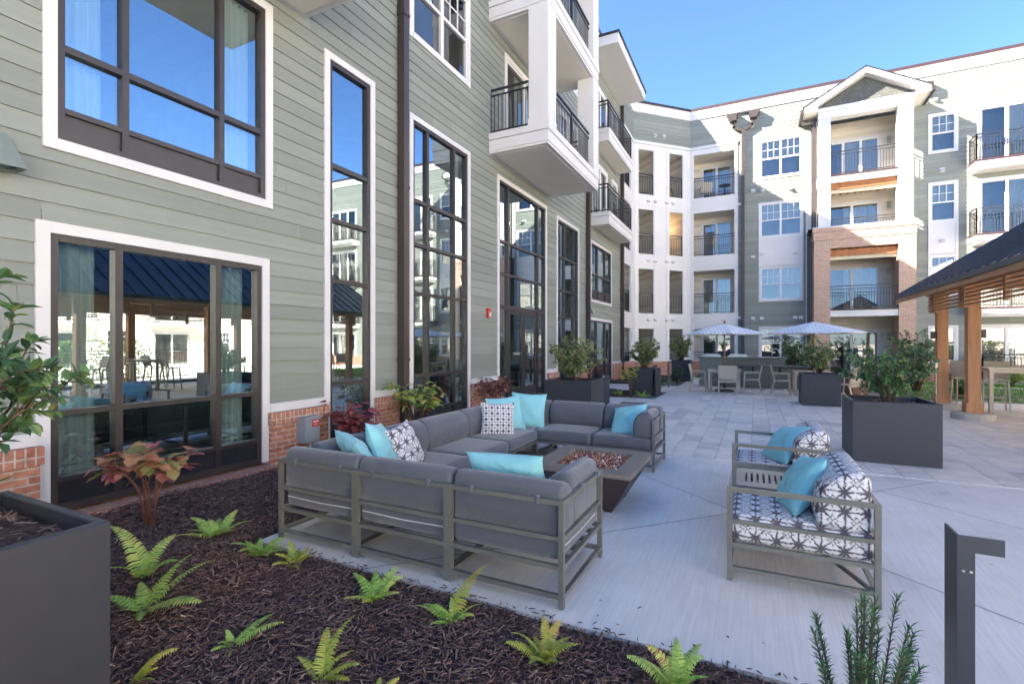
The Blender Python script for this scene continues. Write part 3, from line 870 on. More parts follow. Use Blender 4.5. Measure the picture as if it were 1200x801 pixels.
def sub_iv(a, b, holes):
    iv = [(a, b)]
    for h in holes: iv = subtract(iv, h[0], h[1])
    return [i for i in iv if i[1] - i[0] > .05]
low = [W2, T1, T2, T3, T4, W5]
for (a, b) in sub_iv(Y0, 25.15, low):
    mb = MB(); mb.pbox(LW, a - .012, b + .012, -.1, .085, -.15, .56)
    bb_ = mb.build('brick_base', M['brick'], A, recalc=True)
    mb = MB(); mb.pbox(LW, a - .03, b + .03, -.1, .115, .562, .715); mb.build('brick_cap', M['brick_soldier'], bb_, recalc=True)
    e = min(b, Y1)
    if e > a:
        mb = MB(); mb.pbox(LW, a, e, -.02, .055, .72, .83); mb.build('skirt_board', M['white'], A, recalc=True)
for (a, b) in ((1.99, 4.23), (5.2, 6.18), (7.13, 9.18)):
    mb = MB(); mb.pbox(LW, a, b, -.1, .2, -.12, .062); mb.build('brick_sill', M['brick_soldier'], A, recalc=True)

mb = MB()
mb.pbox(LW, Y0, 25.3, -.02, .05, 13.45, 13.92)
mb.pbox(DW, -.02, 3.56, -.02, .05, 13.45, 13.92)
mb.pbox(RW, -3.12, 26, -.02, .05, 13.45, 13.70); mb.pbox(RW, -3.12, 26, -.02, .075, 13.70, 13.92)
fa = mb.build('fascia', M['white'], A, recalc=True)
mb = MB()
mb.pbox(LW, Y0, 25.3, -.3, .09, 13.92, 14.04); mb.pbox(DW, -.04, 3.57, -.3, .09, 13.921, 14.041); mb.pbox(RW, -3.14, 26, -.3, .11, 13.919, 14.039)
mb.build('coping', M['cap'], fa, recalc=True)
mb = MB()
mb.box(-18, -5.66, Y0, 25.2, 13.6, 13.8)
mb.add([(-18, 25.2, 13.6), (-5.66, 25.2, 13.6), (-3.16, 27.76, 13.6), (-3.16, 40, 13.6), (-18, 40, 13.6)], [(0, 1, 2, 3, 4)])
mb.box(-3.15, 26, 27.8, 40, 13.6, 13.8)
mb.build('flat_roof', M['roof_flat'], A)
mb = MB()
mb.box(-18, -17.8, Y0, 40, -.1, 13.6); mb.box(-17.8, -5.66, Y0, Y0 + .2, -.1, 13.6); mb.box(-17.8, 26, 39.8, 40, -.1, 13.6)
mb.build('rear_wall', M['cream'], A)

# lobby rooms behind the tall glazing
mb = MB()
mb.box(-10.2, -10, 1.2, 17.4, 0, 6.0); mb.box(-10, -5.72, 1.0, 1.2, 0, 6.0); mb.box(-10, -5.72, 17.2, 17.4, 0, 6.0); mb.box(-10, -5.72, 1.2, 17.2, 6.0, 6.05)
mb.box(-10, -5.95, 1.2, 4.7, 2.85, 3.2); mb.box(-10, -5.72, 4.7, 4.85, 0, 6); mb.box(-10, -5.72, 9.6, 9.75, 0, 6)
lob = mb.build('lobby_room', M['lobby'], A)
mb = MB(); mb.box(-10, -5.7, 1.2, 17.2, 0.0, .08); mb.build('lobby_floor', M['lobby_floor'], lob)
mb = MB()
for (x, y, w, d, h) in ((-7.4, 2.6, .9, .9, .75), (-8.5, 3.6, .7, 1.2, .9), (-7.6, 7.6, .9, 1.0, .8), (-8.8, 11.5, 1.0, 2.2, 1.1), (-7.2, 15.3, 1.0, 1.0, .75)):
    mb.box(x - w / 2, x + w / 2, y - d / 2, y + d / 2, h - .06, h)
    for sx in (-1, 1):
        for sy in (-1, 1): mb.box(x + sx * (w / 2 - .05) - .02, x + sx * (w / 2 - .05) + .02, y + sy * (d / 2 - .05) - .02, y + sy * (d / 2 - .05) + .02, .08, h - .06)
mb.build('lobby_tables', M['lobby_floor'], lob)

R4 = (4.20, 4.27); R3 = (3.40, 3.46); R2 = (2.50, 2.56); R1 = (.97, 1.035)
storefront(A, LW, *W1, mu=((2.63, 2.69), (3.61, 3.67)), rz=((4.24, 4.30), (3.68, 3.73)), panels=((3.49, 3.68),), trim_bottom=True,
           curtains=((2.22, 2.52, 4), (3.74, 4.08, 4)))
storefront(A, LW, *W2, mu=((2.57, 2.635), (3.565, 3.63)), rz=((.95, 1.0), (.36, .40)), panels=((.16, .36),), curtains=((2.17, 2.47, 4), (3.68, 4.0, 4)))
storefront(A, LW, *T1, rz=(R4, R3, R2, R1, (.36, .40)), panels=((.16, .36),), curtains=((5.35, 5.5, 2),))
storefront(A, LW, *T2, mu=((7.64, 7.71), (8.57, 8.63)), rz=(R4, R3, R2, R1, (.34, .38)), panels=((.16, .34),), curtains=((8.66, 9.0, 4),))
storefront(A, LW, *T4, mu=((15.15, 15.22), (16.05, 16.11)), rz=((4.35, 4.41), (3.28, 3.34), (2.42, 2.48), R1), panels=((.16, .3),), curtains=((14.6, 15.0, 4),))
storefront(A, LW, *W4, mu=((18.9, 18.98), (20.0, 20.08)), rz=((4.25, 4.31), (3.62, 3.68)), panels=((3.26, 3.62),), trim_bottom=True, curtains=((18.2, 18.8, 4), (20.1, 20.6, 4)))
storefront(A, LW, *W5, mu=((18.75, 18.85), (20.0, 20.1)), rz=((.7, .76),), panels=((.16, .7),), curtains=((18.9, 19.4, 4), (19.9, 20.6, 4)))
storefront(A, LW, *T3, mu=((11.05, 11.13), (12.93, 13.01)), rz=((4.1, 4.16), (3.3, 3.36), (2.47, 2.56)), curtains=((10.65, 10.95, 3),))

def door_leaf(u0, u1, hand):
    f = MB()
    ring(f, LW, u0, u1, .13, 2.47, .11, -.075, -.02)
    f.pbox(LW, u0 + .11, u1 - .11, -.074, -.022, .24, .44)
    d = f.build('door', M['bronze'], A, recalc=True)
    d['label'] = 'bronze framed glass entrance door'
    h = MB()
    uh = u1 - .055 if hand > 0 else u0 + .055
    h.tube([LW.pt(uh, -.02, .95), LW.pt(uh, .045, .95), LW.pt(uh, .045, 1.3), LW.pt(uh, -.02, 1.3)], .012, 6)
    h.build('handle', M['rail'], d)
door_leaf(11.13, 12.03, 1); door_leaf(12.03, 12.93, -1)

sash(A, LW, *W3, blind=.0)
for h in UP: sash(A, LW, *h)
slider(A, LW, *D3); slider(A, LW, *D3b); slider(A, LW, *D0)
for h in BD: slider(A, LW, *h)
for h in BW: sash(A, LW, *h, units=1)

def pipe(u, z1, pl=LW, z0=-.05, w=.14, foot=False):
    mb = MB()
    mb.pbox(pl, u - w / 2, u + w / 2, .03, .03 + w, z0, z1)
    for z in np.arange(1.3, z1, 3.0): mb.pbox(pl, u - w / 2 - .012, u + w / 2 + .012, .02, .045 + w, z, z + .05)
    return mb.build('downpipe', M['pipe'], A, recalc=True)
pipe(6.83, 13.45); pipe(17.45, 13.45); pipe(22.62, 13.45)

def porch_balcony(y0, y1, levels, proj=1.5, cols=True, roof=12.35):
    n = proj
    for z in levels:
        mb = MB()
        mb.pbox(LW, y0 + .05, y1 - .05, 0, n - .05, z + .002, z + .42)
        mb.pbox(LW, y0, y1, 0.002, n, z + .06, z + .3); mb.pbox(LW, y0 - .02, y1 + .02, .002, n + .02, z + .31, z + .46)
        mb.pbox(LW, y0 + .02, y1 - .02, .002, n - .02, z, z + .2)
        b = mb.build('balcony', M['white'], A, recalc=True)
        s = MB(); s.pbox(LW, y0 + .12, y1 - .12, .1, n - .12, z - .008, z + .01); s.build('soffit', M['soffit'], b)
        zt = z + .46
        if cols:
            w = .46
            nxt = [q for q in levels if q > z]
            ztop = nxt[0] if nxt else roof
            for u in (y0 + .01, y1 - .01 - w):
                c = MB()
                c.pbox(LW, u, u + w, n - .01 - w, n - .01, zt, ztop + .05)
                c.pbox(LW, u - .012, u + .10, n - .012 - w, n + .002, zt, ztop + .04); c.pbox(LW, u + w - .10, u + w + .012, n - .011 - w, n + .003, zt, ztop + .04)
                c.pbox(LW, u - .02, u + w + .02, n - w - .03, n + .012, zt, zt + .14)
                c.build('column', M['white'], b, recalc=True)
            p = [LW.pt(y0 + .1, .0, zt), LW.pt(y0 + .1, n - .5, zt)]
            railing(b, p)
            railing(b, [LW.pt(y0 + w, n - .14, zt), LW.pt(y1 - w, n - .14, zt)])
            railing(b, [LW.pt(y1 - .1, .0, zt), LW.pt(y1 - .1, n - .5, zt)])
        else:
            railing(b, [LW.pt(y0 + .06, .0, zt), LW.pt(y0 + .06, n - .06, zt), LW.pt(y1 - .06, n - .06, zt), LW.pt(y1 - .06, 0, zt)])
    mb = MB()
    ov = .45
    mb.pbox(LW, y0 - ov, y1 + ov, .0, n + ov, roof, roof + .04)
    mb.pbox(LW, y0 - ov, y1 + ov, .0, n + ov + .01, roof + .04, roof + .34)
    r = mb.build('canopy_roof', M['white'], A, recalc=True)
    mb = MB(); mb.pbox(LW, y0 - ov - .05, y1 + ov + .05, .0, n + ov + .06, roof + .34, roof + .42); mb.build('roof_edge', M['rail'], r)
porch_balcony(10.07, 13.95, (6.05, 9.15))
porch_balcony(0.9, 4.84, (6.09, 9.15))
porch_balcony(18.0, 21.9, (6.08, 9.2), proj=.72, cols=False, roof=12.48)

# recessed balconies of the corner
def niche(pl, u0, u1, floors, depth, heads=2.27, ext=.25, door=None, lamp=None):
    for z in floors:
        mb = MB(); a, b = u0 - ext, u1 + ext
        mb.pbox(pl, a, b, -depth, -.02, z - .12, z - .004)
        bal = mb.build('balcony', M['soffit'], A, recalc=True)
        cl = MB(); cl.pbox(pl, a, b, -depth, -.02, z + heads + .02, z + heads + .1); cl.build('ceiling', M['soffit'], bal)
        w = MB()
        bk = PL(pl.pt(0, -depth, 0), pl.u, pl.n)
        siding(w, bk, a, b, z, z + heads + .05, [(door[0], door[1], z, z + 2.12)] if door else [])
        sl = PL(pl.pt(a, 0, 0), pl.n, pl.u); siding(w, sl, -depth, -.02, z, z + heads + .05)
        sr = PL(pl.pt(b, 0, 0), pl.n, -pl.u); siding(w, sr, -depth, -.02, z, z + heads + .05)
        w.build('wall', M['tan_siding'], bal, rnd=True)
        railing(bal, [pl.pt(u0, -.06, z), pl.pt(u1, -.06, z)])
        if lamp:
            l = MB(); l.pbox(bk, lamp - .06, lamp + .06, .02, .12, z + 1.55, z + 1.85)
            lit = abs(z - FL[2]) < .1
            if lit:
                m, nt, bb = _nodes('lit sconce'); bb.inputs['Emission Color'].default_value = (1, .62, .3, 1); bb.inputs['Emission Strength'].default_value = 2.0
            l.build('wall_sconce', m if lit else M['zinc'], bal)
        if door:
            slider(A, bk, door[0], door[1], z, z + 2.12)
niche(DW, .315, 1.215, FL, 1.6)
niche(DW, 2.19, 3.02, FL, 1.6, lamp=2.72)
niche(LW, 23.0, 24.55, FL, 1.5, door=(23.1, 24.5))
niche(RW, -2.93, -.96, FL, 1.5, door=(-2.75, -1.05))

mb = MB()
op = lambda a, b: [(a, b, z - .02, z + 2.27) for z in FL]
panel(mb, LW, 22.75, 25.17, .74, 11.85, op(23.0, 24.55), -.06, .03)
panel(mb, DW, .0, 3.535, .74, 11.85, op(.315, 1.215) + op(2.19, 3.02), -.06, .03)
panel(mb, RW, -3.09, -.8, .74, 11.85, op(-2.93, -.96), -.06, .03)
for (pl, us) in ((LW, (22.8, 24.65, 25.05)), (DW, (.12, 1.3, 2.05, 3.4)), (RW, (-3.02, -.87))):
    for u in us: mb.pbox(pl, u - .045, u + .045, .028, .048, .76, 11.84)
for (pl, a, b) in ((LW, 22.76, 25.17), (DW, .01, 3.53), (RW, -3.08, -.79)):
    mb.pbox(pl, a, b, .02, .07, 11.86, 12.0); mb.pbox(pl, a, b, .02, .06, .68, .74)
    for z in FL[1:]: mb.pbox(pl, a, b, .028, .040, z - .62, z - .06)
mb.build('white_panelling', M['white'], A, recalc=True)
mb = MB()
siding(mb, LW, 22.75, 25.2, 12.0, 13.5); siding(mb, DW, 0, 3.535, 12.0, 13.5)
mb.build('lap_siding', M['siding'], A, rnd=True)
mb = MB()
mb.pbox(DW, -.03, 3.56, -.1, .085, -.15, .68); mb.pbox(RW, -3.12, 2.42, -.1, .086, -.15, .681); mb.pbox(RW, 6.22, 26, -.1, .086, -.15, .681)
mb.build('brick_base', M['brick'], A, recalc=True)

# ------------------------------------------------------------------ right wing
PAIRS = [(.154, 2.10, 9.83, 11.83), (.154, 2.10, 6.86, 8.66), (.154, 2.10, 3.70, 5.46), (.154, 2.10, .80, 2.46)]
SING = [(6.87, 7.90, 9.97, 11.74), (6.87, 7.90, 6.90, 8.71), (6.87, 7.90, 3.66, 5.52), (6.87, 7.90, .75, 2.40)]
SL = [(8.5, 11.3, 9.25, 11.76), (8.5, 11.3, 6.2, 8.64), (8.5, 11.3, 3.12, 5.55), (8.5, 11.3, .1, 2.42)]
FARP = [(u, u + 1.95, z, z + 1.8) for u in (12.6, 18.8, 22.8) for z in (.8, 3.75, 6.85, 9.9)]
FARS = [(15.4, 18.0, z + .02, z + 2.4) for z in FL]
BAY = (2.44, 6.16, 0, 12.3)
PANELS = [(.154, 2.10, 5.46, 6.86), (6.87, 7.90, 5.52, 6.90)]
mb = MB()
siding(mb, RW, -3.1, 26, 12.0, 13.5, [(2.44, 6.16, 12.0, 12.4)], n0=0)
siding(mb, RW, -.8, 26, .70, 12.0, PAIRS + SING + SL + FARP + FARS + [BAY] + PANELS)
mb.build('lap_siding', M['siding'], A, rnd=True)
for h in PAIRS: sash(A, RW, *h)
for h in FARP: sash(A, RW, *h)
for h in SING: sash(A, RW, *h, units=1)
for h in SL + FARS: slider(A, RW, *h, leaves=3)
mb = MB()
for h in PANELS: mb.pbox(RW, h[0], h[1], -.02, .028, h[2] + .016, h[3] - .016); ring(mb, RW, h[0], h[1], h[2] + .001, h[3] - .001, .1, .02, .044, bottom=False)
mb.pbox(RW, 2.2, 2.42, 0, .045, .7, 11.9); mb.pbox(RW, 6.18, 6.3, 0, .03, 6.95, 12.3)
mb.build('white_panelling', M['white'], A, recalc=True)

def flat_balcony(u0, u1, z, n):
    mb = MB()
    mb.pbox(RW, u0 + .05, u1 - .05, 0, n - .05, z - .33, z - .03); mb.pbox(RW, u0, u1, .002, n, z - .28, z - .08); mb.pbox(RW, u0 + .1, u1 - .1, 0, n - .1, z - .4, z - .3)
    b = mb.build('balcony', M['white'], A, recalc=True)
    e = MB(); e.pbox(RW, u0 - .02, u1 + .02, .002, n + .02, z - .075, z); e.build('deck_edge', M['cap'], b)
    railing(b, [RW.pt(u0 + .05, 0, z), RW.pt(u0 + .05, n - .05, z), RW.pt(u1 - .05, n - .05, z), RW.pt(u1 - .05, 0, z)])
for z in FL[1:]:
    flat_balcony(8.22, 11.6, z - .05, .85); flat_balcony(15.1, 18.3, z, .85)
mb = MB(); mb.pbox(RW, 8.22, 11.6, .1, 1.5, -.1, .1); pt_ = mb.build('balcony', M['pad'], A)
railing(pt_, [RW.pt(8.25, .1, .1), RW.pt(8.25, 1.45, .1), RW.pt(11.6, 1.45, .1)])

# brick and gable porch (front at n = 1.1)
def porch():
    NF = 1.1
    mb = MB()
    mb.pbox(RW, 2.44, 3.08, .02, NF, -.1, 6.35); mb.pbox(RW, 5.60, 6.20, .02, NF, -.1, 6.35)
    mb.pbox(RW, 2.44, 6.20, NF - .35, NF + .002, 5.96, 6.35); mb.pbox(RW, 2.42, 6.22, .02, NF + .03, 6.36, 6.72)
    mb.pbox(RW, 2.39, 6.25, .02, NF + .06, 6.722, 6.90)
    mb.pbox(RW, 3.08, 5.6, NF - .35, NF - .02, 6.2, 6.36)
    mb.build('brick_porch', M['brick_tan'], A, recalc=True)
    mb = MB()
    mb.pbox(RW, 2.39, 6.25, .02, NF + .075, 6.902, 6.95)
    mb.pbox(RW, 2.62, 3.08, NF - .5, NF - .02, 6.95, 12.0); mb.pbox(RW, 5.60, 6.10, NF - .5, NF - .02, 6.95, 12.0)
    for (a, b) in ((2.62, 3.08), (5.60, 6.10)):
        mb.pbox(RW, a - .012, a + .1, NF - .51, NF - .005, 6.95, 11.99); mb.pbox(RW, b - .1, b + .012, NF - .509, NF - .004, 6.95, 11.99)
    mb.pbox(RW, 2.60, 6.12, NF - .51, NF, 11.95, 12.25); mb.pbox(RW, 2.56, 6.16, NF - .55, NF + .03, 12.252, 12.42)
    mb.pbox(RW, 2.6, 2.95, .0, NF - .51, 11.96, 12.3); mb.pbox(RW, 5.8, 6.12, .0, NF - .51, 11.96, 12.3)
    for z in (FL[2] + 1.35, FL[3] + 1.35):
        mb.pbox(RW, 6.0, 6.09, .0, NF - .5, z, z + (1.5 if z > 9 else 1.1)); 
    mb.build('porch_column', M['white'], A, recalc=True)
    for i, z in enumerate(FL):
        mb = MB()
        if i in (1, 3):
            mb.pbox(RW, 3.08, 5.6, NF - .18, NF - .04, z - .34, z - .06)
        mb.pbox(RW, 2.6, 6.1, -.8, NF - .17, z - .2, z - .02)
        if i == 3: mb.pbox(RW, 2.62, 6.1, .0, NF - .17, z - .3, z - .199)
        b = mb.build('balcony', M['white'] if i else M['pad'], A, recalc=True)
        if i in (1, 3):
            e = MB(); e.pbox(RW, 3.085, 5.595, NF - .3, NF - .01, z - .055, z + .01); e.build('deck_edge', M['cap'], b)
        if i in (2, 3):
            j = MB()
            j.pbox(RW, 3.0, 5.7, NF - .25, NF - .2, z - .62, z - .34)
            for k in range(9): j.pbox(RW, 3.1 + k * .29, 3.16 + k * .29, -.7, NF - .26, z - .5, z - .22)
            j.build('joist', M['joist'], b)
            q = MB(); q.pbox(RW, 3.0, 5.7, NF - .4, NF - .3, z - .78, z - .62); q.build('beam', M['beige'], b)
        w = MB()
        bk = PL(RW.pt(0, -.8, 0), RW.u, RW.n)
        dz = (3.0, 5.35, z, z + 2.2)
        siding(w, bk, 2.46, 6.2, z, z + 3.0, [dz])
        siding(w, PL(RW.pt(6.1, 0, 0), RW.n, -RW.u), -.8, 0 if i > 1 else NF - .3, z, z + 2.8)
        siding(w, PL(RW.pt(2.55, 0, 0), RW.n, RW.u), -.8, 0 if i > 1 else NF - .3, z, z + 2.8)
        w.build('wall', M['tan_siding'], b, rnd=True)
        if i: railing(b, [RW.pt(3.08, NF - .12, z), RW.pt(5.6, NF - .12, z)])
        if i > 1:
            railing(b, [RW.pt(6.02, .0, z), RW.pt(6.02, NF - .5, z)]); railing(b, [RW.pt(2.7, .0, z), RW.pt(2.7, NF - .5, z)])
        s = MB(); s.pbox(bk, 5.55, 5.68, .02, .13, z + 1.7, z + 2.0); s.build('wall_sconce', M['zinc'], b)
        slider(A, bk, *dz, leaves=3 if i == 3 else 2)
    # gable
    ap = (4.36, 13.75); le = (2.02, 12.42); re = (6.62, 12.42)
    f0, f1 = NF + .42, -.3
    def P(u, n, z): return RW.pt(u, n, z)
    t = .24
    mb = MB()
    for e in (le, re):
        d = Vector((ap[0] - e[0], ap[1] - e[1]))
        poly = [P(e[0], f0, e[1] - t), P(e[0], f0, e[1]), P(ap[0], f0, ap[1]), P(ap[0], f0, ap[1] - t)]
        mb.prism(poly, RW.n * (f1 - f0))
    g = mb.build('gable_roof', M['white'], A, recalc=True)
    mb = MB()
    for e, sg in ((le, -1), (re, 1)):
        poly = [P(e[0] + sg * .05, f0 + .03, e[1] - .02), P(e[0] + sg * .05, f0 + .03, e[1] + .03), P(ap[0], f0 + .03, ap[1] + .055), P(ap[0], f0 + .03, ap[1] + .003)]
        mb.prism(poly, RW.n * (f1 - f0 - .03))
    mb.build('roof_shingles', M['rail'], g, recalc=True)
    mb = MB(); mb.prism([P(2.6, NF - .3, 12.42), P(6.12, NF - .3, 12.42), P(4.36, NF - .3, 13.5)], RW.n * .3); mb.build('gable_face', M['shake'], g, recalc=True)
    mb = MB(); mb.prism([P(2.1, f0 - .02, 12.2), P(2.55, f0 - .02, 12.2), P(2.55, f0 - .02, 12.4), P(2.1, f0 - .02, 12.25)], RW.n * (-f0)); mb.build('eave_soffit', M['soffit'], g, recalc=True); mb = MB(); mb.prism([P(6.15, f0 - .02, 12.2), P(6.55, f0 - .02, 12.2), P(6.55, f0 - .02, 12.25), P(6.15, f0 - .02, 12.4)], RW.n * (-f0))
    mb.build('eave_soffit', M['soffit'], g, recalc=True)
    for u in (1.95, 6.7):
        mb = MB(); mb.pbox(RW, u - .07, u + .07, 0, f0 - .02, 12.2, 12.36); mb.build('gutter', M['pipe'], g, recalc=True)
    mb = MB()
    mb.pbox(RW, 2.0, 2.6, NF - .43, NF - .29, 12.0, 12.14); mb.pbox(RW, 2.42, 2.56, NF - .42, NF - .28, 6.95, 12.02)
    mb.pbox(RW, 2.24, 2.56, NF - .42, NF - .28, 6.8, 6.96); mb.pbox(RW, 2.24, 2.38, .09, NF - .28, 6.78, 6.92); mb.pbox(RW, 2.24, 2.38, .09, .23, -.05, 6.9)
    mb.build('downpipe', M['pipe'], g, recalc=True)
    mb = MB(); mb.pbox(RW, 6.55, 7.0, .02, .3, 12.75, 13.1); mb.build('scupper_box', M['pipe'], g, recalc=True)
porch()

def scupper(u, zt):
    mb = MB()
    for s in (-1, 1):
        a = u + s * .6; 
        poly = [RW.pt(u + s * .28, .03, zt), RW.pt(u + s * .78, .03, zt), RW.pt(u + s * .62, .03, zt - .38), RW.pt(u + s * .30, .03, zt - .38)]
        mb.prism(poly, RW.n * .32)
        mb.bar(RW.pt(u + s * .45, .14, zt - .36), RW.pt(u + s * .42, .14, zt - .72), .13, .13)
        mb.bar(RW.pt(u + s * .46, .14, zt - .66), RW.pt(u, .14, zt - .9), .13, .13)
    mb.pbox(RW, u - .3, u + .3, .02, .1, zt + .02, zt + .1); mb.pbox(RW, u - .3, u - .26, .02, .2, zt - .2, zt + .02); mb.pbox(RW, u + .26, u + .3, .02, .2, zt - .2, zt + .02)
    mb.pbox(RW, u - .07, u + .07, .07, .21, -.05, zt - .85)
    for z in np.arange(1.3, 12, 3.0): mb.pbox(RW, u - .09, u + .09, .02, .22, z, z + .05)
    mb.build('downpipe', M['pipe'], A, recalc=True)
scupper(-.55, 13.32); scupper(12.1, 13.32)

def vent(pl, u, z):
    mb = MB()
    mb.pbox(pl, u - .09, u + .09, .0, .03, z - .08, z + .1)
    mb.prism([pl.pt(u - .08, .02, z + .09), pl.pt(u - .08, .15, z - .03), pl.pt(u - .08, .02, z - .07)], pl.u * .16)
    mb.build('vent_hood', M['white'], A, recalc=True)
for (u, z) in ((-.1, 9.3), (.35, 9.25), (-.72, 8.7), (-.1, 5.95), (.3, 6.1), (1.75, 6.05), (-.72, 2.9), (-.1, 2.85), (.3, 2.85), (1.75, 2.85), (2.0, 2.85), (1.55, 9.2), (7.35, 9.2), (7.35, 6.1), (6.75, 12.3), (7.1, 12.35)):
    vent(RW, u, z)
for (u, z) in ((1.3, 12.4), (1.85, 12.4)): vent(DW, u, z)
for z in FL[1:]:
    for u in (.9, 1.3, 2.0, 2.4): vent(DW, u, z - .35)

# opposite wing, seen in the glass; unseen blank south run added for bounce light
B = thing('apartment_building', 'cream four storey block across the courtyard, seen as a reflection in the glass, lengthened out of view to bounce light', 'building', (26, 8, 0), world=True)
OW = PL((26, 0, 0), (0, -1, 0), (-1, 0, 0))
OP = [(u, u + 1.9, z + .7, z + 2.5) for u in (-25, -18.5, -12, -5.5, 1.0, 7.5) for z in FL]
OS = [(u, u + 2.5, z, z + 2.35) for u in (-21.8, -15.3, -8.8, -2.3, 4.2) for z in FL]
mb = MB(); siding(mb, OW, -27.7, 50, 0, 13.5, OP + OS, pitch=.369, lap=.02); mb.build('lap_siding', M['cream'], B, rnd=True)
for h in OP: sash(B, OW, *h)
for h in OS: slider(B, OW, *h)
for (u, _, z, _) in OS:
    if z > 1:
        mb = MB(); mb.pbox(OW, u - .3, u + 2.8, 0, 1.4, z - .35, z); b = mb.build('balcony', M['white'], B)
        railing(b, [OW.pt(u - .25, 0, z), OW.pt(u - .25, 1.35, z), OW.pt(u + 2.75, 1.35, z), OW.pt(u + 2.75, 0, z)], gap=.2)
mb = MB(); mb.pbox(OW, -27.7, 50, -.02, .05, 13.4, 14.0); mb.build('fascia', M['white'], B)
mb = MB(); mb.box(26.05, 36, -50, 27.7, 0, 13.9); mb.build('roof', M['roof_flat'], B)

# ------------------------------------------------------------------ wall fixtures and other things on the walls
def wall_lamp(u, z, label):
    t = thing('wall_lamp', label, 'wall lamp', LW.pt(u, .016, z), group='wall lamps', world=True)
    mb = MB()
    mb.pbox(LW, u - .08, u + .08, .012, .04, z - .14, z + .16); mb.build('back_plate', M['lamp_metal'], t)
    mb = MB()
    top = [LW.pt(u - .07, .03, z + .17), LW.pt(u + .07, .03, z + .17), LW.pt(u + .07, .09, z + .17), LW.pt(u - .07, .09, z + .17)]
    bot = [LW.pt(u - .15, .03, z - .13), LW.pt(u + .15, .03, z - .13), LW.pt(u + .15, .24, z - .13), LW.pt(u - .15, .24, z - .13)]
    mb.add(top + bot, [(0, 1, 2, 3), (0, 4, 5, 1), (1, 5, 6, 2), (2, 6, 7, 3), (3, 7, 4, 0)])
    mb.build('lamp_shade', M['lamp_metal'], t)
    mb = MB(); mb.pbox(LW, u - .1, u + .1, .05, .19, z - .1, z - .08); mb.build('lens', M['zinc'], t)
wall_lamp(1.7, 3.16, 'grey wedge wall lamp on the siding left of the two nearest windows')
wall_lamp(17.72, 2.86, 'small wedge wall lamp beside a brown downpipe, above the far ground floor window')

t = thing('fire_alarm', 'red fire alarm strobe on sage siding left of the glass entrance door', 'alarm', LW.pt(10.0, .02, 2.2), world=True)
mb = MB(); mb.pbox(LW, 9.93, 10.07, .01, .06, 2.2, 2.42); mb.build('alarm_body', M['red'], t)
mb = MB(); mb.pbox(LW, 9.97, 10.03, .06, .09, 2.23, 2.33); mb.build('strobe_lens', M['white'], t)
t = thing('door_keypad', 'small dark keypad on siding right of the entrance door', 'keypad', LW.pt(13.95, .02, 1.3), world=True)
mb = MB(); mb.pbox(LW, 13.9, 14.0, .01, .05, 1.3, 1.48); mb.build('keypad_case', M['rail'], t)
mb = MB(); mb.pbox(LW, 13.92, 13.98, .05, .056, 1.4, 1.46); mb.build('keypad_screen', M['zinc'], t)

t = thing('electrical_box', 'grey electrical box with a red warning sticker on brick behind the sofa', 'utility box', LW.pt(4.78, .1, -.05), world=True)
mb = MB(); mb.pbox(LW, 4.62, 4.87, .085, .235, .27, .60); mb.pbox(LW, 4.605, 4.885, .085, .25, .585, .62); mb.build('cabinet', M['ebox'], t)
mb = MB(); mb.pbox(LW, 4.63, 4.86, .235, .243, .285, .575); mb.build('door', M['ebox'], t)
mb = MB(); mb.pbox(LW, 4.735, 4.855, .243, .246, .48, .572); s_ = mb.build('warning_sticker', M['red'], t)
mb = MB(); mb.pbox(LW, 4.75, 4.84, .246, .2475, .535, .555); mb.pbox(LW, 4.76, 4.83, .246, .2475, .505, .515); mb.build('lettering', M['white'], s_)
mb = MB(); mb.tube([LW.pt(4.78, .16, .27), LW.pt(4.78, .16, -.06)], .022, 10); mb.build('conduit', M['ebox'], t)

# ------------------------------------------------------------------ sofa, pit, chairs
def bolster(mb, L, depth=.24, h=.33, rad=.17, n=10, inset=.03):
    """D-section back cushion: length along x, flat back at y=0, rounded top towards -y (front)"""
    prof = [(0.0, 0.0), (0.0, h * .45), (0.0, h - .07)]
    for i in range(5): a = math.pi / 2 * i / 4; prof.append((-.06 + .06 * math.cos(a), h - .06 + .06 * math.sin(a)))
    for i in range(1, n + 1):
        a = math.pi / 2 * i / n
        prof.append((-.06 - (depth - .06) * math.sin(a) * .97, (h - rad) + rad * math.cos(a)))
    prof += [(-depth, (h - rad) * .5), (-depth + .01, .02), (-depth + .03, 0.0)]
    cy = -depth / 2; cz = h / 2
    k = len(prof); V = []; F = []
    xs = [(-L / 2, .80), (-L / 2 + .004, .90), (-L / 2 + .014, .97), (-L / 2 + .03, 1.0), (-L / 4, 1.012), (0, 1.015), (L / 4, 1.012), (L / 2 - .03, 1.0), (L / 2 - .014, .97), (L / 2 - .004, .90), (L / 2, .80)]
    for x, s in xs:
        for (y, z) in prof: V.append((x, cy + (y - cy) * s, cz + (z - cz) * s))
    for i in range(len(xs) - 1):
        for j in range(k): F.append((i * k + j, i * k + (j + 1) % k, (i + 1) * k + (j + 1) % k, (i + 1) * k + j))
    F.append(tuple(range(k))); F.append(tuple((len(xs) - 1) * k + j for j in reversed(range(k))))
    return V, F

def place(V, x, y, z, rz):
    c, s = math.cos(rz), math.sin(rz)
    return [(x + p[0] * c - p[1] * s, y + p[0] * s + p[1] * c, z + p[2]) for p in V]

